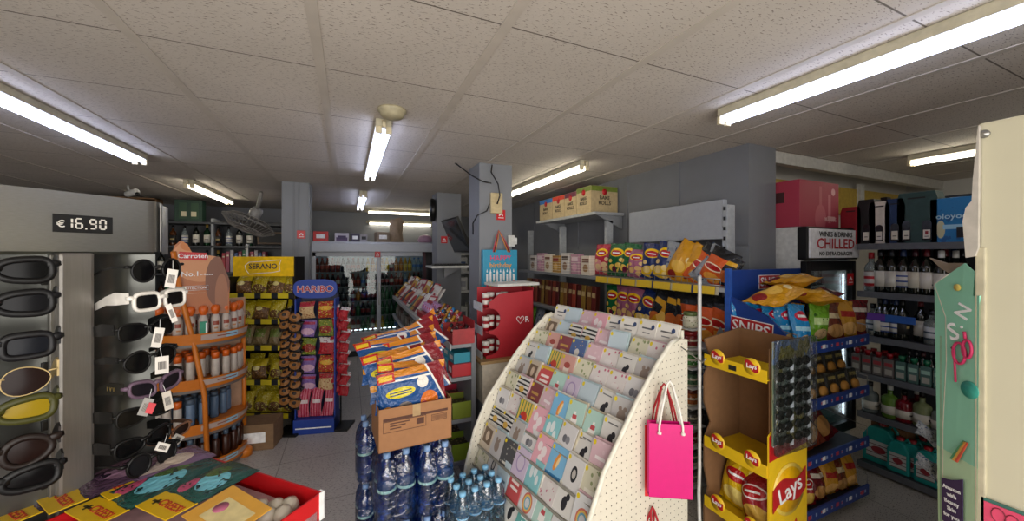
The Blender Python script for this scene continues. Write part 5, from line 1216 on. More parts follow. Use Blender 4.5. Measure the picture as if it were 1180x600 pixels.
nk = [('clearnut', 'nutyel'), ('nutyel', 'clearnut'), ('nutkraft', 'nutkraft'), ('nutyel', 'clearnut'), ('nutyel', 'nutyel')]
for s_, z in enumerate((1.22, .985, .745, .43, .125)):
    tr = part('shelf_tray', MB().bx(-WS / 2, WS / 2, 0, .29, z - .015, z, BLACK), S)
    link('price_strip', MB().bx(-WS / 2 - .01, WS / 2 + .01, -.006, 0, z - .02, z + .025, pm('nut_strip', '1a1c22', [('s', 4, .62, 'c8b41c')], .4)).mesh('price_strip'), tr)
    for k in range(4):
        kd = nk[s_][k % 2]
        p = S.matrix_basis @ Vector((-.215 + k * .143, .08, z + .001))
        put([('pouch', bag(kd, .15, .19, .08, k + s_ * 2))], 'nut_bag', '%s nut bag, %s from the left on the %s level of the nut stand' % (cn[kd], nth(k + 1), ['top', 'second', 'third', 'fourth', 'lowest'][s_]), 'nut bag', p, (R(-16), R(rnd.uniform(-9, 12)), R(-23.8)), 'nut bags on the nut stand')
        if s_ in (0, 3, 4) and k < 3:
            p = S.matrix_basis @ Vector((-.15 + k * .143, .16, z + .02))
            put([('pouch', bag('nutyel', .15, .2, .07, k + s_))], 'nut_bag', 'yellow nut bag in back row, %s from left, %s level of nut stand' % (nth(k + 1), ['top', 'second', 'third', 'fourth', 'lowest'][s_]), 'nut bag', p, (R(-10), R(rnd.uniform(-9, 12)), R(-23.8)), 'nut bags on the nut stand')
simplebox('carton_box', 'plain brown carton on the floor in front of the nut stand', 'carton', P(298, 510, 3.12).xy.to_3d(), (.3, .22, .21), mat('low_carton2', '7d6145', .8), R(-10))
HP = P(364, 498, 3.36)
H = thing('sweets_display', 'blue sweets stand with a rounded blue name board', 'display stand', (HP.x, HP.y, 0), R(-14))
M_HB = mat('sweets_blue', '1c3c94', .4, var=.05)
ov = [(.185 * (abs(math.cos(a)) ** .55) * (1 if math.cos(a) > 0 else -1), 1.29 + .085 * (abs(math.sin(a)) ** .7) * (1 if math.sin(a) > 0 else -1)) for a in [2 * PI * k / 36 for k in range(36)]]
part('name_board', MB().prism(ov, -.015, .0, M_HB), H)
for ddx, ddz in ((-.003, 0), (.003, 0), (0, .003), (0, -.003), (.002, .002), (-.002, -.002)): text('HARIBO', .081, mat('let_outline', 'e6e2e0'), H, (ddx, -.017, 1.285 + ddz), sx=1.05, ext=.0008)
text('HARIBO', .081, mat('let_red', 'b01824'), H, (0, -.019, 1.285), sx=1.05)
part('back_panel', MB().bx(-.165, .165, .1, .11, .0, 1.25, mat('sweets_navy', '141c3c', .4)).bx(-.17, -.16, -.02, .11, 0, 1.2, M_HB).bx(.16, .17, -.02, .11, 0, 1.2, M_HB), H)
part('base', MB().bx(-.17, .17, -.06, .15, 0, .13, M_HB), H, .004)
part('base_print', MB().bx(-.15, .15, -.062, -.06, .05, .06, WINK), H)
hk = ['gold', 'cherry', 'brown', 'lime', 'lime', 'cherry', 'pink', 'wine', 'red', 'gold']
BM['sw1'] = fm('gum_bag_a', 'b03a20', [('e', .5, .6, .4, .14, 'd8a02c'), ('v', 6, .3, 'c9b43c')]); BM['sw2'] = fm('gum_bag_b', '7a5c9c', [('e', .5, .3, .4, .2, 'c9a0b8'), ('r', .5, .8, .4, .08, 'a03050')])
BM['sw3'] = fm('gum_bag_c', '6c7c24', [('e', .5, .4, .4, .25, '8a2a1c'), ('v', 7, .25, 'd0b43c')]); BM['sw4'] = fm('gum_bag_d', 'b01c28', [('r', .5, .85, .5, .16, 'd8d0d0'), ('v', 6, .3, '8c1c28')])
BM['sw5'] = fm('gum_bag_e', 'c9a878', [('r', .5, .85, .5, .14, 'a82030'), ('v', 7, .32, '9c5a3c')])
BM['swl'] = fm('long_gum_bag', 'a82440', [('s', 5, .5, 'c86478'), ('r', .5, .55, .3, .06, 'd8c8c8')])
hk = [('sw5', 'beige'), ('sw1', 'red-orange'), ('sw2', 'lilac'), ('sw3', 'olive'), ('sw3', 'olive green'), ('sw4', 'white-topped red'), ('sw2', 'purple'), ('sw1', 'brown-red'), ('sw2', 'mauve'), ('sw5', 'golden')]
for k in range(10):
    r_, c = divmod(k, 2)
    p = H.matrix_basis @ Vector((-.075 + c * .155, .02, 1.02 - r_ * .165))
    put([('pouch', bag(hk[k][0], .13, .15, .035, k))], 'gum_bag', '%s sweets bag in the %s column, %s row of the blue sweets stand' % (hk[k][1], ['left', 'right'][c], nth(r_ + 1)), 'sweets bag', p, (R(-4), R(rnd.uniform(-4, 4)), R(-14)), 'sweets bags on the blue stand')
for k in range(3):
    p = H.matrix_basis @ Vector((-.105 + k * .105, .0, .135))
    put([('pouch', bag('swl', .1, .25, .03, k))], 'gum_bag', 'long red sweets bag, %s from the left in the bottom row of the blue stand' % nth(k + 1), 'sweets bag', p, (R(-6), R(2), R(-14)), 'sweets bags on the blue stand')
def stripof(px, d, z0, dz, n, kd, lb, rz, w, h, base=True):
    p = P(px, 300, d)
    t = thing('clip_strip', lb + ' hanging rack', 'rack', (p.x, p.y, 0), rz)
    part('pole', MB().bx(-.006, .006, .03, .04, 0.02, z0 + .14, BLACK), t)
    part('foot', MB().bx(-.1, .1, -.08, .12, 0, .02, BLACK), t, .004)
    for k in range(n):
        for s_ in (0, 1):
            q = t.matrix_basis @ Vector(((s_ - .5) * w * .7, -.01 * s_, z0 - dz * k - .02 * s_))
            put([('pouch', bag(kd, w, h, .05, k % 4))], 'snack_packet', '%s packet, %s from the top on the %s side' % (lb, nth(k + 1), ['left', 'right'][s_]), 'snack packet', q, (R(-25), R(-12 + 20 * s_), rz), lb + ' packets')
BM['ring'] = fm('ring_snack_bag', '1c1512', [('e', .5, .45, .42, .33, '9a6632'), ('e', .5, .45, .15, .12, '2a1c14')])
stripof(334, 3.32, 1.0, .085, 10, 'ring', 'dark bag with golden rings,', R(-23.8), .11, .12)
stripof(391, 3.42, 1.02, .1, 8, 'sw4', 'dark red wrapped sweets,', R(-20), .09, .12)
# ------------------------------------------------------------------ orange sun-cream display
OP = P(232, 500, 2.75)
OD = thing('suncream_display', 'orange three-tier sun cream display stand with a leaning poster', 'display stand', (OP.x, OP.y, 0), R(22))
M_O = mat('display_orange', 'c8701a', .4, var=.05)
M_OG = mat('lip_grey', '6d6460', .4)
def half_disc(r, n=18, y0=.12): return [(r * math.cos(a), y0 - r * math.sin(a) * .95) for a in [PI * k / n for k in range(n + 1)]]
M_LB = pm('lip_print', 'b8a49c', [('r', .6, .5, .12, .8, '9cc4d8'), ('r', .5, .5, .2, .1, '8a4a3a')])
for k, (z, r_) in enumerate(((1.02, .29), (.70, .29), (.38, .29), (.1, .29))):
    tr = part('tier', MB().prism(half_disc(r_), z - .02, z, M_O, axis='z'), OD, .003)
    rim = MB().surf(lambda u, v, r_=r_, z=z: ((r_ + .004 + .012 * v) * math.cos(PI * u), .12 - (r_ + .004 + .012 * v) * .95 * math.sin(PI * u), z - .055 + .075 * v), 26, 2, M_O)
    link('rim', rim.mesh('rim'), tr)
    link('grey_band', MB().surf(lambda u, v, r_=r_, z=z: ((r_ + .001) * math.cos(PI * u), .12 - (r_ + .001) * .95 * math.sin(PI * u), z - .075 + .025 * v), 26, 1, M_OG).mesh('grey_band'), tr)
    link('lip_label', MB().surf(lambda u, v, r_=r_, z=z: ((r_ + .012 + .01 * v) * math.cos(PI * (.12 + .4 * (1 - u))), .12 - (r_ + .012 + .01 * v) * .95 * math.sin(PI * (.12 + .4 * (1 - u))), z - .03 + .04 * v), 14, 1, M_LB).mesh('lip_label'), tr)
part('back_panel', MB().bx(-.29, .29, .12, .14, .02, 1.25, mat('back_peach', 'a88468', .5)), OD)
part('front_post', MB().tube([(-.16, -.1, 1.62), (-.12, -.12, 1.3), (-.06, -.14, 1.0), (.0, -.17, .6), (.02, -.18, .0)], .016, M_O, 8), OD)
part('back_post', MB().tube([(.27, .1, 1.1), (.28, .1, .5), (.28, .1, .0)], .016, M_O, 8), OD)
part('back_post', MB().tube([(-.28, .1, 1.2), (-.29, .1, .5), (-.3, .1, .0)], .016, M_O, 8), OD)
part('foot', MB().lathe([(0, 0), (.05, 0), (.05, .05), (.03, .07), (0, .07)], M_O, 14, c=(.27, .02, 0)), OD)
po = [(-.15, 1.18), (.15, 1.16), (.155, 1.4), (.1, 1.58), (0, 1.6), (-.06, 1.61), (-.085, 1.67), (-.12, 1.70), (-.155, 1.66), (-.17, 1.58), (-.165, 1.4)]
M_POST = pm('sunset_poster', 'b0683a', [('e', .5, .75, .5, .3, 'c98a5c'), ('e', .78, .45, .22, .34, '7a4a34'), ('e', .85, .25, .12, .3, '9c6648'), ('e', .3, .93, .16, .07, 'c07030'), ('r', .4, .3, .16, .002, 'd9c8b0')], .4)
pst = part('poster', MB().prism(po, -.10, -.095, M_POST), OD)
link('logo_plate', MB().prism([(-.13, 1.565), (.02, 1.555), (.02, 1.61), (-.13, 1.62)], -.104, -.1, REDT).mesh('logo_plate'), pst)
text('Carroten', .044, WINK, pst, (-.055, -.106, 1.588))
text('No.1', .05, WINK, pst, (-.07, -.102, 1.46)); text('in Greece', .018, WINK, pst, (.02, -.102, 1.455))
text('PROTECTION', .022, WINK, pst, (-.05, -.102, 1.36))
part('poster_frame', MB().tube([(-.12, -.103, 1.345), (.03, -.103, 1.345), (.03, -.103, 1.375), (-.12, -.103, 1.375)], .0015, WINK, 4, True), OD)
M_WBo = mat('lotion_white', 'b8aea4', .4); M_OC = mat('cap_orange', 'cc5c14', .35)
lot = [('body', MB().lathe([(0, 0), (.024, 0), (.027, .01), (.027, .1), (.018, .13), (.014, .135), (0, .135)], pm('lotion', 'bcb0a6', [('r', .5, .55, .3, .1, '8c3a24'), ('r', .5, .3, .2, .04, 'b07a4a')], .4), 14).mesh('body')),
       ('cap', MB().lathe([(.014, .13), (.016, .14), (.024, .155), (.027, .175), (.02, .195), (0, .2)], M_OC, 14).mesh('cap'))]
tall = [('body', MB().lathe([(0, 0), (.022, 0), (.024, .01), (.024, .13), (.02, .14), (0, .14)], M_WBo, 14).mesh('body')), ('cap', MB().lathe([(.023, .138), (.023, .18), (.018, .185), (0, .185)], M_OC, 14).mesh('cap'))]
blu = [('body', MB().lathe([(0, 0), (.024, 0), (.026, .01), (.026, .15), (.02, .16), (0, .16)], mat('lotion_blue', '5c7490', .4), 14).mesh('body')), ('cap', MB().lathe([(.022, .158), (.022, .19), (0, .19)], mat('cap_greyblue', '4a5a6c', .4), 14).mesh('cap'))]
drk = [('body', MB().lathe([(0, 0), (.024, 0), (.026, .01), (.026, .13), (.015, .15), (0, .15)], mat('lotion_brown', '3a1c10', .3), 14).mesh('body')), ('cap', MB().lathe([(.015, .148), (.016, .185), (0, .19)], mat('cap_greyblue', '4a5a6c', .4), 14).mesh('cap'))]
for s_, (z, kd, nm) in enumerate(((1.02, lot, 'white with a round orange cap'), (.70, tall, 'white with a straight orange cap'), (.38, None, ''), (.1, drk, 'dark brown'))):
    n_ = 0
    for ring, rad in enumerate((.25, .17, .09)):
        for k in range((11, 7, 4)[ring]):
            a = PI * (k + .5) / (11, 7, 4)[ring]
            x, y = rad * math.cos(a), .12 - rad * .93 * math.sin(a)
            if s_ == 0 and y < -.0 and x < -.12 and y > -.05: continue
            if abs(x + .06 - .05 * s_) < .035 and y < -.11: continue
            if s_ == 2 and ring == 0 and a < PI * .45: continue
            n_ += 1
            kk_ = kd or (tall if a > PI * .6 and ring == 0 else blu)
            nn = nm or ('white with a straight orange cap' if kk_ is tall else 'grey-blue')
            put(kk_, 'suncream_bottle', 'sun cream bottle %s, %s on the %s orange tier' % (nn, nth(n_), ['top', 'second', 'third', 'lowest'][s_]), 'sun cream', OD.matrix_basis @ Vector((x, y, z + .001)), R(22), 'sun cream bottles on the orange display', 1.06 if s_ == 0 else 1)
t = thing('green_carton', 'small turquoise-green carton among the sun cream bottles', 'box', OD.matrix_basis @ Vector((-.005, -.152, 1.022)), R(22))
part('box', MB().bx(-.02, .02, -.012, .012, 0, .1, mat('carton_teal', '1f8a6c', .4)), t, .002)
part('red_mark', MB().bx(.012, .02, -.014, -.012, .01, .09, WINK), t)

# ------------------------------------------------------------------ sunglasses stand, near left
CS = P(80, 300, 1.067)
A0 = math.atan2(.24, .22)
CS = Vector((-.82 + .22 * .0, 1.40, 0))      # local x = 0 is the left frame edge of the photo
SG = thing('sunglasses_stand', 'tall brushed metal sunglasses stand with a price header', 'display stand', (CS.x, CS.y, 0), A0)
M_PANEL = mat('dark_steel', '5f605c', .28, .8, var=.1, scale=20, stretch=(1, 1, .2))
M_POST2 = mat('post_steel', '8b8782', .35, .7, var=.05, scale=40, stretch=(8, 1, .3))
def hdr(u, v):
    x = -.24 + .60 * u
    bend = .10 * max(0, (x - .30) / .06) ** 2 * .5 if x > .30 else 0
    return (x, -.035 + .012 * ((x - .1) / .25) ** 2 + bend, 1.608 + .168 * v)
hd = MB().surf(hdr, 40, 2, STEEL)
hd.bx(-.24, .32, .0, .16, 1.6, 1.62, M_PANEL)
hp = part('header', hd, SG)
link('side_cap', MB().surf(lambda u, v: (.332 + .062 * math.sin(u * PI / 2), -.022 + .1 * u, 1.60 + .165 * v), 8, 1, mat('cap_steel', '9a9b9d', .3, .8)).mesh('side_cap'), hp)
link('seam', MB().tube([(.327, -.025, 1.61), (.327, -.025, 1.77)], .0015, WHITE, 5).mesh('seam'), hp)
pl_ = part('price_plate', MB().bx(.078, .20, -.0385, -.036, 1.662, 1.712, BLACK), SG)
M_LCD = mat('lcd_white', 'd8d4cc', .5)
segs = {'1': 'bc', '6': 'acdefg', '9': 'abcdfg', '0': 'abcdef'}
def digit(ch, x, z, s):
    q = MB(); w, h, r_ = .011 * s, .012 * s, .0017 * s
    pos = {'a': (0, 2 * h, 1), 'g': (0, h, 1), 'd': (0, 0, 1), 'f': (-w / 2, 1.5 * h, 0), 'b': (w / 2, 1.5 * h, 0), 'e': (-w / 2, .5 * h, 0), 'c': (w / 2, .5 * h, 0)}
    for k in segs[ch]:
        px, pz, hor = pos[k]
        if hor: q.bx(x + px - w / 2 + r_ * .7, x + px + w / 2 - r_ * .7, -.0398, -.0385, z + pz - r_, z + pz + r_, M_LCD)
        else: q.bx(x + px - r_, x + px + r_, -.0398, -.0385, z + pz - h / 2 + r_ * .8, z + pz + h / 2 - r_ * .8, M_LCD)
    return q
for ch, x in (('1', .108), ('6', .128), ('9', .157), ('0', .178)):
    part('price_digit', digit(ch, x, 1.675, 1.12), SG)
part('decimal_point', MB().bx(.141, .1445, -.0398, -.0385, 1.672, 1.676, M_LCD), SG)
text('€', .026, M_LCD, SG, (.093, -.039, 1.684))
def cpan(x0, x1, depth):
    return lambda u, v: (x0 + (x1 - x0) * u, depth * math.sin(PI * u), .1 + 1.5 * v)
part('right_panel', MB().surf(cpan(.168, .325, .035), 14, 1, M_PANEL), SG)
part('left_panel', MB().surf(cpan(-.24, .082, .03), 14, 1, M_PANEL), SG)
part('centre_post', MB().bx(.092, .165, -.03, .03, .06, 1.605, M_POST2), SG, .008)
part('post_rib', MB().bx(.082, .1, -.012, .02, .06, 1.6, mat('rib_steel', '7a7873', .35, .7)), SG, .003)
part('back_cover', MB().bx(-.24, .33, .06, .15, .05, 1.6, M_PANEL), SG, .01)
part('base', MB().bx(-.26, .34, -.03, .2, 0, .07, BLACK), SG, .01)
RZR = [311, 347, 378, 411, 443, 474, 505, 533]
for k in range(8):
    z = 1.6 + (293 - (RZR[k] + 10)) / F * 1.13
    part('slot', MB().bx(.168, .174, -.006, .004, z - .012, z + .012, BLACK), SG, .002)
for k in range(8):
    z = 1.6 + (293 - (322 + 33 * k)) / F * 1.04
    part('slot', MB().bx(.07, .086, -.004, .003, z - .014, z + .014, BLACK), SG, .004)

def glasses(loc, rz, label, style, fc, lc, tw=.0042, fw=.005, tag_=None, pitch=0, templecol=None, roll=0):
    fm_ = mat('frame_' + fc, fc, .42, spec=.3); lm = mat('lens_' + lc, lc, .2, spec=.15, var=.02)
    t = thing('sunglasses', label, 'sunglasses', loc, (R(pitch), R(roll), rz), 'sunglasses on the metal stand')
    def outline(s):
        n = 24; o = []
        for k in range(n):
            a = 2 * PI * k / n; c, q = math.cos(a), math.sin(a)
            if style == 'round': x, z = .026 * c, .025 * q
            elif style == 'rect': x = .029 * abs(c) ** .5 * (1 if c > 0 else -1); z = .0195 * abs(q) ** .6 * (1 if q > 0 else -1)
            elif style == 'cat': x = .029 * abs(c) ** .7 * (1 if c > 0 else -1); z = .018 * abs(q) ** .7 * (1 if q > 0 else -1) + .006 * c
            elif style == 'wrap': x = .033 * abs(c) ** .7 * (1 if c > 0 else -1); z = .019 * abs(q) ** .8 * (1 if q > 0 else -1) * (1 + .25 * c)
            else: x = .029 * c; z = .024 * q * (1 - .15 * c) - .002
            o.append((s * (.036 + x), z))
        return o
    cv = lambda x: 1.6 * x * x
    fr_ = MB()
    for s in (-1, 1):
        o = outline(s)
        fr_.tube([(x, cv(x), z) for x, z in o], fw, fm_, 6, True, .7)
    fr_.tube([(-.012, 0, .006), (0, -.002, .009), (.012, 0, .006)], fw * .9, fm_, 6)
    for s in (-1, 1): fr_.tube([(s * .062, cv(.062), .01), (s * .072, cv(.07), .011), (s * .074, .018, .011)], fw * .85, fm_, 6)
    part('frame_front', fr_, t)
    for s in (-1, 1):
        o = outline(s); V = [(s * .036, cv(.036) - .004, 0)] + [(x, cv(x), z) for x, z in o]
        ln_ = MB().add(V, [(0, k + 1, (k + 1) % len(o) + 1) for k in range(len(o))], lm, None, True)
        part('lens', ln_, t)
        tm_ = MB(); th = tw
        pts = [(s * .074, .012, .011), (s * .074, .06, .009), (s * .072, .1, .003), (s * .07, .145, -.012)]
        V = []
        wd = [tw * 1.6, tw * 1.9, tw * 1.3, tw] if style != 'round' else [tw * .5] * 4
        for p_, w_ in zip(pts, wd):
            V += [(p_[0] - .0015, p_[1], p_[2] - w_), (p_[0] + .0015, p_[1], p_[2] - w_), (p_[0] + .0015, p_[1], p_[2] + w_), (p_[0] - .0015, p_[1], p_[2] + w_)]
        Fc = [(0, 1, 2, 3), (12, 15, 14, 13)]
        for k in range(3):
            for j in range(4): Fc.append((k * 4 + j, k * 4 + 4 + j, k * 4 + 4 + (j + 1) % 4, k * 4 + (j + 1) % 4))
        tm_.add(V, Fc, mat('frame_' + (templecol or fc), templecol or fc, .6, spec=.12))
        part('temple', tm_, t)
    if tag_:
        for (x, z, w_, h_, c, tilt) in tag_:
            g = part('price_tag', MB().bx(-w_ / 2, w_ / 2, -.0008, .0008, -h_, 0, mat('tag_' + c, c, .6)).bx(-w_ * .3, w_ * .3, -.0014, -.0008, -h_ * .75, -h_ * .3, pm('tag_code', '9a948c', [('s', 9, .5, '2a2624')])), t, 0, (x, -.012, z), (0, R(tilt), R(-34)))
            link('tag_string', MB().tube([(0, .002, -.003), (-.004, .006, .02)], .0006, WINK, 4).mesh('tag_string'), g)
    return t
WT = 'cfcac2'
gr = [  # px, py of the middle of the front
 (183, 311, 'round', '0c0c0d', '08080a', 'glossy black round sunglasses at the top right of the metal stand', [(.03, -.0, .024, .045, WT, 12)], None, .004),
 (187, 345, 'rect', 'd8d4cc', '101012', 'white thick-framed sunglasses on the metal stand', [(.006, -.012, .014, .046, WT, -18)], None, .0065),
 (172, 379, 'wrap', '0b0b0c', '0a0a0c', 'black angular wrap sunglasses just below the white pair', [(.02, .0, .022, .048, WT, 14)], None, .0035),
 (176, 412, 'round2', '0e0d0d', '09090a', 'black round sunglasses with thin temples above the mauve pair', [(.016, -.0, .03, .042, WT, 2)], None, .004),
 (182, 443, 'cat', '5f4c5c', '17141a', 'mauve cat-eye sunglasses with gold letters on the temple', [(.012, -.02, .02, .045, 'b9b0a4', -8), (-.03, -.022, .022, .04, '8d8a86', 25)], '26241f', .006),
 (170, 474, 'wrap', '12110f', '14120f', 'dark patterned sunglasses with a red and grey tag below the mauve pair', None, None, .004),
 (168, 508, 'wrap', '0c0c0c', '0b0b0c', 'bulky black sunglasses, second lowest at the right of the stand', None, None, .005),
 (178, 528, 'round', '0d0d0d', '1a1a1c', 'black sunglasses lowest right on the metal stand', [(.02, .03, .03, .02, WT, 30)], None, .005)]
for k, (px, py, st_, fc, lc, lb, tg, tc_, fw) in enumerate(gr):
    g = glasses(P(px, py, 1.15), R(54), lb, st_, fc, lc, fw=fw, tw=.0075 if st_ in ('rect', 'cat', 'wrap') else .004, tag_=tg, templecol=tc_, roll=-2, pitch=0); g.scale = (1.05, 1.05, 1.3)
    if st_ == 'cat':
        for q, ch in enumerate('VVI'):
            link('lettering', textmesh(ch, .013, mat('gold_letter', 'b09a60', .3, .8)), g, (-.0765, .045 + q * .012, .009), (0, 0, R(-90)))
        link('red_tag', MB().bx(-.008, .008, -.001, .001, -.012, .012, mat('tag_red', 'c0303a')).mesh('red_tag'), g, (-.03, -.0145, -.045), (0, R(25), R(-34)))
gb = [(26, 560, 'tan sunglasses hidden behind the lowest pair', 'a0704a')]
glasses(P(196, 500, 1.3), R(50), 'brown sunglasses peeking out behind the black pairs low on the stand', 'cat', '7a5540', '2a1c18', fw=.005, tag_=[(.0, -.01, .03, .03, WT, -50)])
gl = [(-10, 312, 'wrap', '0b0b0c', '0a0a0b', 'big black sunglasses at the top left edge of the photo'),
 (-10, 352, 'wrap', '0c0c0e', '111114', 'black mirrored wrap sunglasses second from the top at the left edge'),
 (-6, 403, 'rect', '0d0d10', '14161c', 'dark blue-black sunglasses third from the top at the left edge'),
 (-8, 444, 'av', 'b09a6a', '1e1210', 'aviator sunglasses with a thin gold rim at the left edge'),
 (-8, 480, 'wrap', '3a3a14', '8a7414', 'yellow and green mirrored sunglasses under the gold-rimmed pair'),
 (-6, 528, 'av', '1a100c', '1c0f0c', 'dark brown sunglasses, second lowest at the left edge'),
 (-2, 562, 'wrap', '0b0b0c', '0a0a0b', 'black sunglasses lowest at the left edge, above the tray')]
for px, py, st_, fc, lc, lb in gl:
    g = glasses(P(px, py, .86), R(30), lb, st_, fc, lc, fw=.0014 if st_ == 'av' and fc[0] == 'b' else .0085, tw=.009)
    g.scale = (1.3, .8, 1.4)

# ------------------------------------------------------------------ red tray of toy bags in the foreground
C0 = Vector((-.068, 1.2, .84))
TR = thing('red_tray', 'red cardboard tray of flat toy bags in the left foreground', 'tray', C0, R(135))
# local x runs away along the far edge (-.7,.7), local y runs (-.7,-.7)
M_RT = mat('tray_red', 'c01018', .4, var=.05, scale=10)
LX, LY_ = .6, .5
part('floor_sheet', MB().bx(0, LX, 0, LY_, 0, .004, mat('tray_inside', '9c1c1c', .6)), TR)
part('far_wall', MB().bx(0, LX, 0, .005, 0, .075, M_RT), TR)
part('right_wall', MB().bx(0, .005, 0, LY_, 0, .075, M_RT), TR)
part('left_wall', MB().bx(LX - .005, LX, 0, LY_, 0, .06, M_RT), TR)
part('near_wall', MB().bx(0, LX, LY_ - .005, LY_, 0, .06, M_RT), TR)
part('white_corner', MB().bx(-.004, .0, -.003, .012, 0, .078, WINK).bx(-.004, .012, -.003, .0, 0, .078, WINK), TR)
t = thing('tray_table', 'dark low counter under the red tray', 'table', C0 - Vector((0, 0, .84)), R(135))
part('top', MB().bx(.02, LX + .02, .02, .6, .8, .838, DGREY), t, .004)
for x, y in ((.06, .06), (LX - .02, .06), (.06, .54), (LX - .02, .54)): part('leg', MB().bx(x - .02, x + .02, y - .02, y + .02, 0, .8, DGREY), t)
TB = [pm('toy_bag_print_%d' % i, b_, s_, .16, bump=.6, bscale=6) for i, (b_, s_) in enumerate((
 ('6c5470', [('e', .3, .5, .25, .3, 'b8a8a0'), ('e', .6, .4, .2, .2, 'c9b8a8'), ('e', .5, .7, .15, .12, '8a5a8a')]),
 ('1f4a44', [('e', .4, .35, .25, .25, '6ab0c0'), ('e', .6, .6, .2, .18, '4a6a34'), ('e', .2, .7, .15, .15, 'b04a6a'), ('n', 6, .62, '14302c')]),
 ('4a3448', [('e', .5, .5, .3, .3, '8c6a80'), ('n', 5, .6, '2c2030')])))]
def toybag(px, py, z, w, ln_, rz, i, lb):
    d = (EYE - z) * F / (py - 293); p = P(px, py, d)
    t = thing('toy_bag', lb, 'toy bag', (p.x, p.y, z), rz, 'toy bags in the red tray')
    # local x = along length (away from the header), local y = width
    hd_ = part('header_card', MB().bx(-.035, .035, -w / 2, w / 2, 0, .003, mat('header_yellow', 'd9b010', .4, var=.04)), t, .001)
    m_ = INK
    pr_ = MB().bx(-.014, .006, w * .24, w * .29, .003, .0036, mat('print_olive', '3c3410')).bx(-.007, .0, w * .16, w * .38, .003, .0036, mat('print_olive', '3c3410'))
    link('cross_print', pr_.mesh('cross_print'), hd_)
    me = textmesh('CREESI', .03, mat('print_red', 'b03018'))
    link('lettering', me, hd_, (.0, -w * .13, .0036), (R(-90), 0, R(-90)))
    def top(u, v):
        return (.03 + ln_ * u, (v - .5) * w * (1 + .0 * u), .002 + .016 * (math.sin(PI * u) ** .5) * math.sin(PI * v) ** .5 + .003 * math.sin(9 * u + i) * math.sin(8 * v))
    mm = Matrix.Identity(4)
    bd = MB().surf(top, 14, 10, TB_MAT(i)).surf(lambda u, v: (.03 + ln_ * u, (v - .5) * w, .0), 1, 1, TB_MAT(i))
    part('bag_body', bd, t)
    return t
def TB_MAT(i):
    # same prints, laid flat: x-y plane
    nm = 'toy_flat_%d' % i
    if nm in MATS: return MATS[nm]
    m = TB[i].copy(); m.name = nm
    nt = m.node_tree; tc = [n for n in nt.nodes if n.type == 'TEX_COORD'][0]
    mp = nt.nodes.new('ShaderNodeCombineXYZ'); sp = nt.nodes.new('ShaderNodeSeparateXYZ'); nt.links.new(tc.outputs['Generated'], sp.inputs[0])
    nt.links.new(sp.outputs[0], mp.inputs[0]); nt.links.new(sp.outputs[2], mp.inputs[1]); nt.links.new(sp.outputs[1], mp.inputs[2])
    for l in list(nt.links):
        if l.from_socket == tc.outputs['Generated'] and l.to_node != sp:
            ts = l.to_socket; nt.links.remove(l); nt.links.new(mp.outputs[0], ts)
    MATS[nm] = m
    return m
toybag(133, 560, .925, .15, .19, R(40), 0, 'toy bag with purple contents, farthest back in the red tray')
toybag(70, 574, .925, .15, .24, R(38), 2, 'toy bag with dark purple contents, second from the left in the tray')
toybag(192, 582, .935, .14, .17, R(44), 1, 'toy bag with green and light blue contents, nearest the tray corner')
toybag(112, 589, .92, .15, .24, R(44), 1, 'green toy bag with its yellow header in the middle foreground')
toybag(14, 590, .915, .15, .3, R(42), 2, 'toy bag at the bottom left corner of the photo')
p = P(262, 594, .68 * F / 301)
t = thing('story_booklet', 'small cream and orange booklet in the front of the red tray', 'booklet', (p.x, p.y, .928), (R(4), R(-6), R(40)))
part('cover', MB().bx(-.06, .06, -.09, .09, 0, .003, mat('booklet_orange', 'd8a03c', .5, var=.04)), t, .001)
part('title_print', MB().bx(-.04, .03, -.07, .05, .003, .0034, mat('booklet_cream', 'd9c890', .5)), t)
part('print_spot', MB().lathe([(0, .0034), (.018, .0034), (.018, .004), (0, .004)], mat('spot_pink', 'b0607c'), 14, c=(.0, .03, 0)), t)
for k, (px, py) in enumerate(((300, 585), (318, 584), (334, 582), (326, 592), (308, 595))):
    z = .885; d = (EYE - z) * F / (py - 293); p = P(px, py, d)
    t = thing('plastic_ball_pack', 'clear wrapped pale toy ball in the tray corner, %s of the cluster' % nth(k + 1), 'toy', (p.x, p.y, z), 0, 'wrapped toy balls')
    part('ball', MB().lathe([(0, -.024), (.017, -.017), (.024, 0), (.017, .017), (0, .024)], mat('ball_cream', 'b8b0a0', .35), 16), t)
one('packing_paper', MB().bx(0, LX - .02, .02, LY_ - .02, .004, .03, mat('pink_paper', 'b08c90', .7)), 'pinkish packing layer filling the floor of the red tray', 'paper', C0 + Vector((0, 0, 0)), R(135))

# ------------------------------------------------------------------ near right: cream panel, mint cardboard display
def slab(x, yy, z0, z1, th): pass
M_CRM = mat('cream_panel', 'c4bfa6', .5, var=.04, scale=2.5)
t = thing('cream_cabinet', 'tall cream side of a cabinet at the right edge of the photo', 'cabinet', (0, 0, 0))
cz = 1.99
body = MB().prism([(1.72, .45), (2.25, .45), (2.25, -.6), (1.72, -.6)], 0, cz, M_CRM, axis='z')
part('side_panel', body, t, .006)
part('edge_strip', MB().bx(1.712, 1.73, .435, .455, .3, 1.62, mat('edge_cream', 'b5ae94', .5)), t, .003)
part('peeling_strip', MB().prism([(.452, 1.595), (.47, 1.59), (.476, 1.7), (.47, 1.74), (.458, 1.76), (.456, 1.82), (.446, 1.98), (.444, 1.98), (.446, 1.62)], 1.70, 1.715, mat('edge_pale', 'b0aaa0', .5), axis='x'), t)
part('screw', MB().lathe([(0, 0), (.012, 0), (.012, .006), (0, .01)], STEEL, 12, rmat(y=R(-90), t=(1.718, .438, 1.955))), t)
t = thing('pink_notice', 'teal-bordered notice with pink circles at the bottom right corner', 'notice', (0, 0, 0))
yb = .445
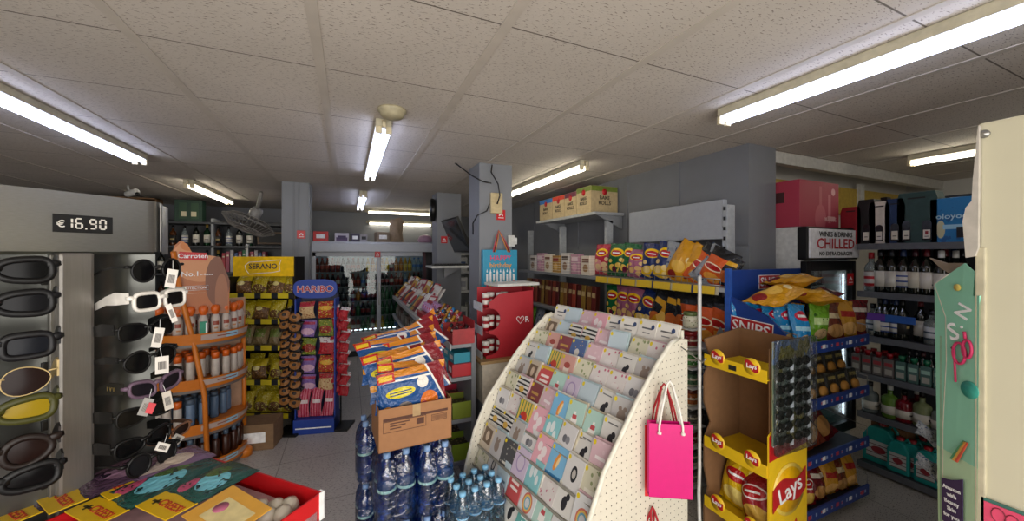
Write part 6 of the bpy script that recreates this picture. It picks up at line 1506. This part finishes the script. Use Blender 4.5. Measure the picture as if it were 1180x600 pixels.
pn = [P(1140, 572, 1.085), P(1180, 588, 1.01), P(1180, 612, 1.01), P(1135, 612, 1.095)]
y_a, y_b = .443, .33
part('sheet', MB().bx(1.712, 1.716, y_b, y_a, .65, .885, mat('border_teal', '3c6a60', .5)).bx(1.709, 1.712, y_b, y_a - .006, .65, .876, mat('notice_pink', 'd84a6c', .5)), t)
ci = MB()
for yy, zz in ((.41, .85), (.385, .845), (.36, .84), (.40, .81), (.37, .8)):
    ci.tube([(1.708, yy + .013 * math.cos(a), zz + .02 * math.sin(a)) for a in [2 * PI * k / 20 for k in range(20)]], .0012, mat('ring_wine', '7c1830'), 5, True)
part('ring_print', ci, t)

def curved(pts, fn, m, th=.004, loc=None):
    """a bent sheet of card: outline in (u, z), u measured along the card, bent by fn(u) -> (x, y)"""
    bm = bmesh.new()
    vs = [bm.verts.new((u, 0, z)) for u, z in pts]
    f = bm.faces.new(vs)
    bmesh.ops.triangulate(bm, faces=[f])
    r = bmesh.ops.extrude_face_region(bm, geom=bm.faces[:])
    for v in r['geom']:
        if isinstance(v, bmesh.types.BMVert): v.co.y += th
    for v in bm.verts:
        x, y = fn(v.co.x); v.co = Vector((x, y + v.co.y, v.co.z))
    bmesh.ops.recalc_face_normals(bm, faces=bm.faces)
    me = bpy.data.meshes.new('card'); bm.to_mesh(me); bm.free(); me.materials.append(m)
    return me
M_MINT = pm('mint_card', '8ccbaf', [('r', .5, .28, .6, .32, 'b4d6b0')], .5)
a = P(1085, 450, 1.22); b2 = P(1131, 450, 1.10)
axis = (b2 - a); axis.z = 0; wcard = axis.length; ang = math.atan2(axis.y, axis.x)
MD = thing('mint_display', 'mint green cardboard display with a torn top, right of the wine shelves', 'display stand', (a.x, a.y, 0), ang)
def zz(py, d=1.16): return EYE + (293 - py) / F * d
def U(px): return (px - 1085) / 46 * wcard
out = [(U(1085), .05), (U(1128), .05), (U(1124), zz(520)), (U(1128), zz(440)), (U(1127), zz(385)), (U(1133), zz(338)), (U(1122), zz(339)), (U(1117), zz(332)), (U(1120), zz(322)), (U(1128), zz(313)), (U(1116), zz(303)), (U(1096), zz(316)), (U(1074), zz(330)), (U(1083), zz(350)), (U(1091), zz(368)), (U(1092), zz(420)), (U(1087), zz(500))]
fnc = lambda u: (u, -.01 * math.sin(u * 12))
fp = link('front_card', curved(out, fnc, M_MINT), MD)
link('white_edge', MB().tube([(u, fnc(u)[1] + .002, z) for u, z in out[-6:] + [out[0]]], .003, mat('card_white_edge', 'cfcbb8', .6), 5).mesh('white_edge'), fp)
sd = MB().bx(-.006, 0.0, .0, .1, .05, zz(392), mat('mint_side', '86a888', .5)).bx(.0, wcard * .9, .09, .1, .05, 1.2, mat('mint_side', '86a888', .5))
part('side_card', sd, MD)
bpy.context.view_layer.update()
MI = MD.matrix_world.inverted()
fl = [MI @ P(1114, 303, 1.15), MI @ P(1090, 303, 1.22), MI @ P(1071, 297, 1.28), MI @ P(1084, 309, 1.24), MI @ P(1097, 317, 1.2)]
up_ = Vector((0, .0, .0)) + Vector((.002, .004, .0))
part('torn_flap', MB().add([*fl, *[v + up_ for v in fl]], [(0, 1, 2, 3, 4), (9, 8, 7, 6, 5)] + [(k, k + 5, (k + 1) % 5 + 5, (k + 1) % 5) for k in range(5)], mat('flap_brown', '8a7c6c', .7)), MD)
text('S', .075, WINK, MD, (U(1103), -.008, zz(384)), (0, R(-20), 0)); text('. N', .06, WINK, MD, (U(1113), -.009, zz(363)), (0, R(-65), 0))
MPK = mat('pink_sunglass_print', 'c02c5c', .5)
gp = MB()
for cx, cy, rx_, rz_ in ((1112, 406, 7, 12), (1121, 399, 5, 10)):
    gp.tube([(U(cx + rx_ * math.cos(q)), -.013, zz(cy + rz_ * math.sin(q))) for q in [2 * PI * k / 20 for k in range(20)]], .004, MPK, 6, True)
gp.tube([(U(1106), -.013, zz(400)), (U(1108), -.013, zz(440))], .003, MPK).tube([(U(1119), -.013, zz(388)), (U(1118), -.013, zz(380))], .004, MPK)
part('pink_glasses_print', gp, MD)
part('teal_circle_print', MB().lathe([(0, 0), (.026, 0), (.026, .002), (0, .002)], mat('print_teal', '2f9484', .5), 20, rmat(x=R(90), t=(U(1123), -.01, zz(444)))), MD)
rb_ = MB()
for k, c in enumerate(('4c9468', 'd8a848', 'c85038')):
    rb_.prism([(U(1101 + 3 * k), zz(532)), (U(1104 + 3 * k), zz(532)), (U(1119 + 1.5 * k), zz(504)), (U(1116 + 1.5 * k), zz(504))], -.014, -.011, mat('stripe_' + c, c, .5))
part('rainbow_print', rb_, MD)
part('purple_patch', MB().prism([(U(1092), zz(610)), (U(1116), zz(610)), (U(1116), zz(548)), (U(1110), zz(552)), (U(1103), zz(556)), (U(1098), zz(558)), (U(1091), zz(560))], -.014, -.011, mat('patch_purple', '35204c', .6)), MD)
for k, s_ in enumerate(('Amazon', 'with', 'Beauty', 'Skin', 'for you')): text(s_, .017, WINK, MD, (U(1104), -.0155, zz(566 + k * 8)), (0, R(-10), 0))
part('black_dot', MB().lathe([(0, 0), (.004, 0), (.004, .002), (0, .002)], INK, 10, rmat(x=R(90), t=(U(1104), -.012, zz(402)))), MD)
part('yellow_print', MB().lathe([(0, 0), (.011, 0), (.011, .002), (0, .002)], mat('print_yellow', 'c9b45a', .5), 10, rmat(x=R(90), t=(U(1109), -.01, zz(331)))), MD)
part('red_side_print', MB().prism([(0.02, zz(505)), (.1, zz(488)), (.12, zz(440)), (.02, zz(430))], -.009, -.006, REDT, axis='x'), MD)
# silver packets hanging at the left of the mint display
for k in range(6):
    p = P(1083, 500 + k * 7 + (16 if k > 2 else 0), 1.3)
    put([('pouch', bag('silver', .024, .075, .008, k % 3))], 'silver_packet', 'narrow silver packet sticking out left of the mint display, %s from the top' % nth(k + 1), 'packet', p, (R(0), R(-68 + 8 * (k % 3)), R(-35)), 'silver packets by the mint display')
rope = MB().tube([P(1082, 505 + k * 5, 1.26) + Vector((.004 * math.sin(k * 2), 0, 0)) for k in range(12)], .004, mat('chain_white', 'b8b4ac', .4), 6)
one('twisted_cord', rope, 'white twisted cord hanging on the left edge of the mint display', 'cord')
# folded dark card corner low at the right of the mint display
one('folded_flap', MB().prism([(U(1119), zz(533)), (U(1133), zz(568)), (U(1122), zz(585)), (U(1121), zz(582)), (U(1130), zz(567)), (U(1117), zz(540))], 0, .004, mat('dark_flap', '4a4038', .6)), 'dark bent cardboard flap low at the right of the mint display', 'flap', (a.x, a.y, 0), ang)
bpy.context.view_layer.update()
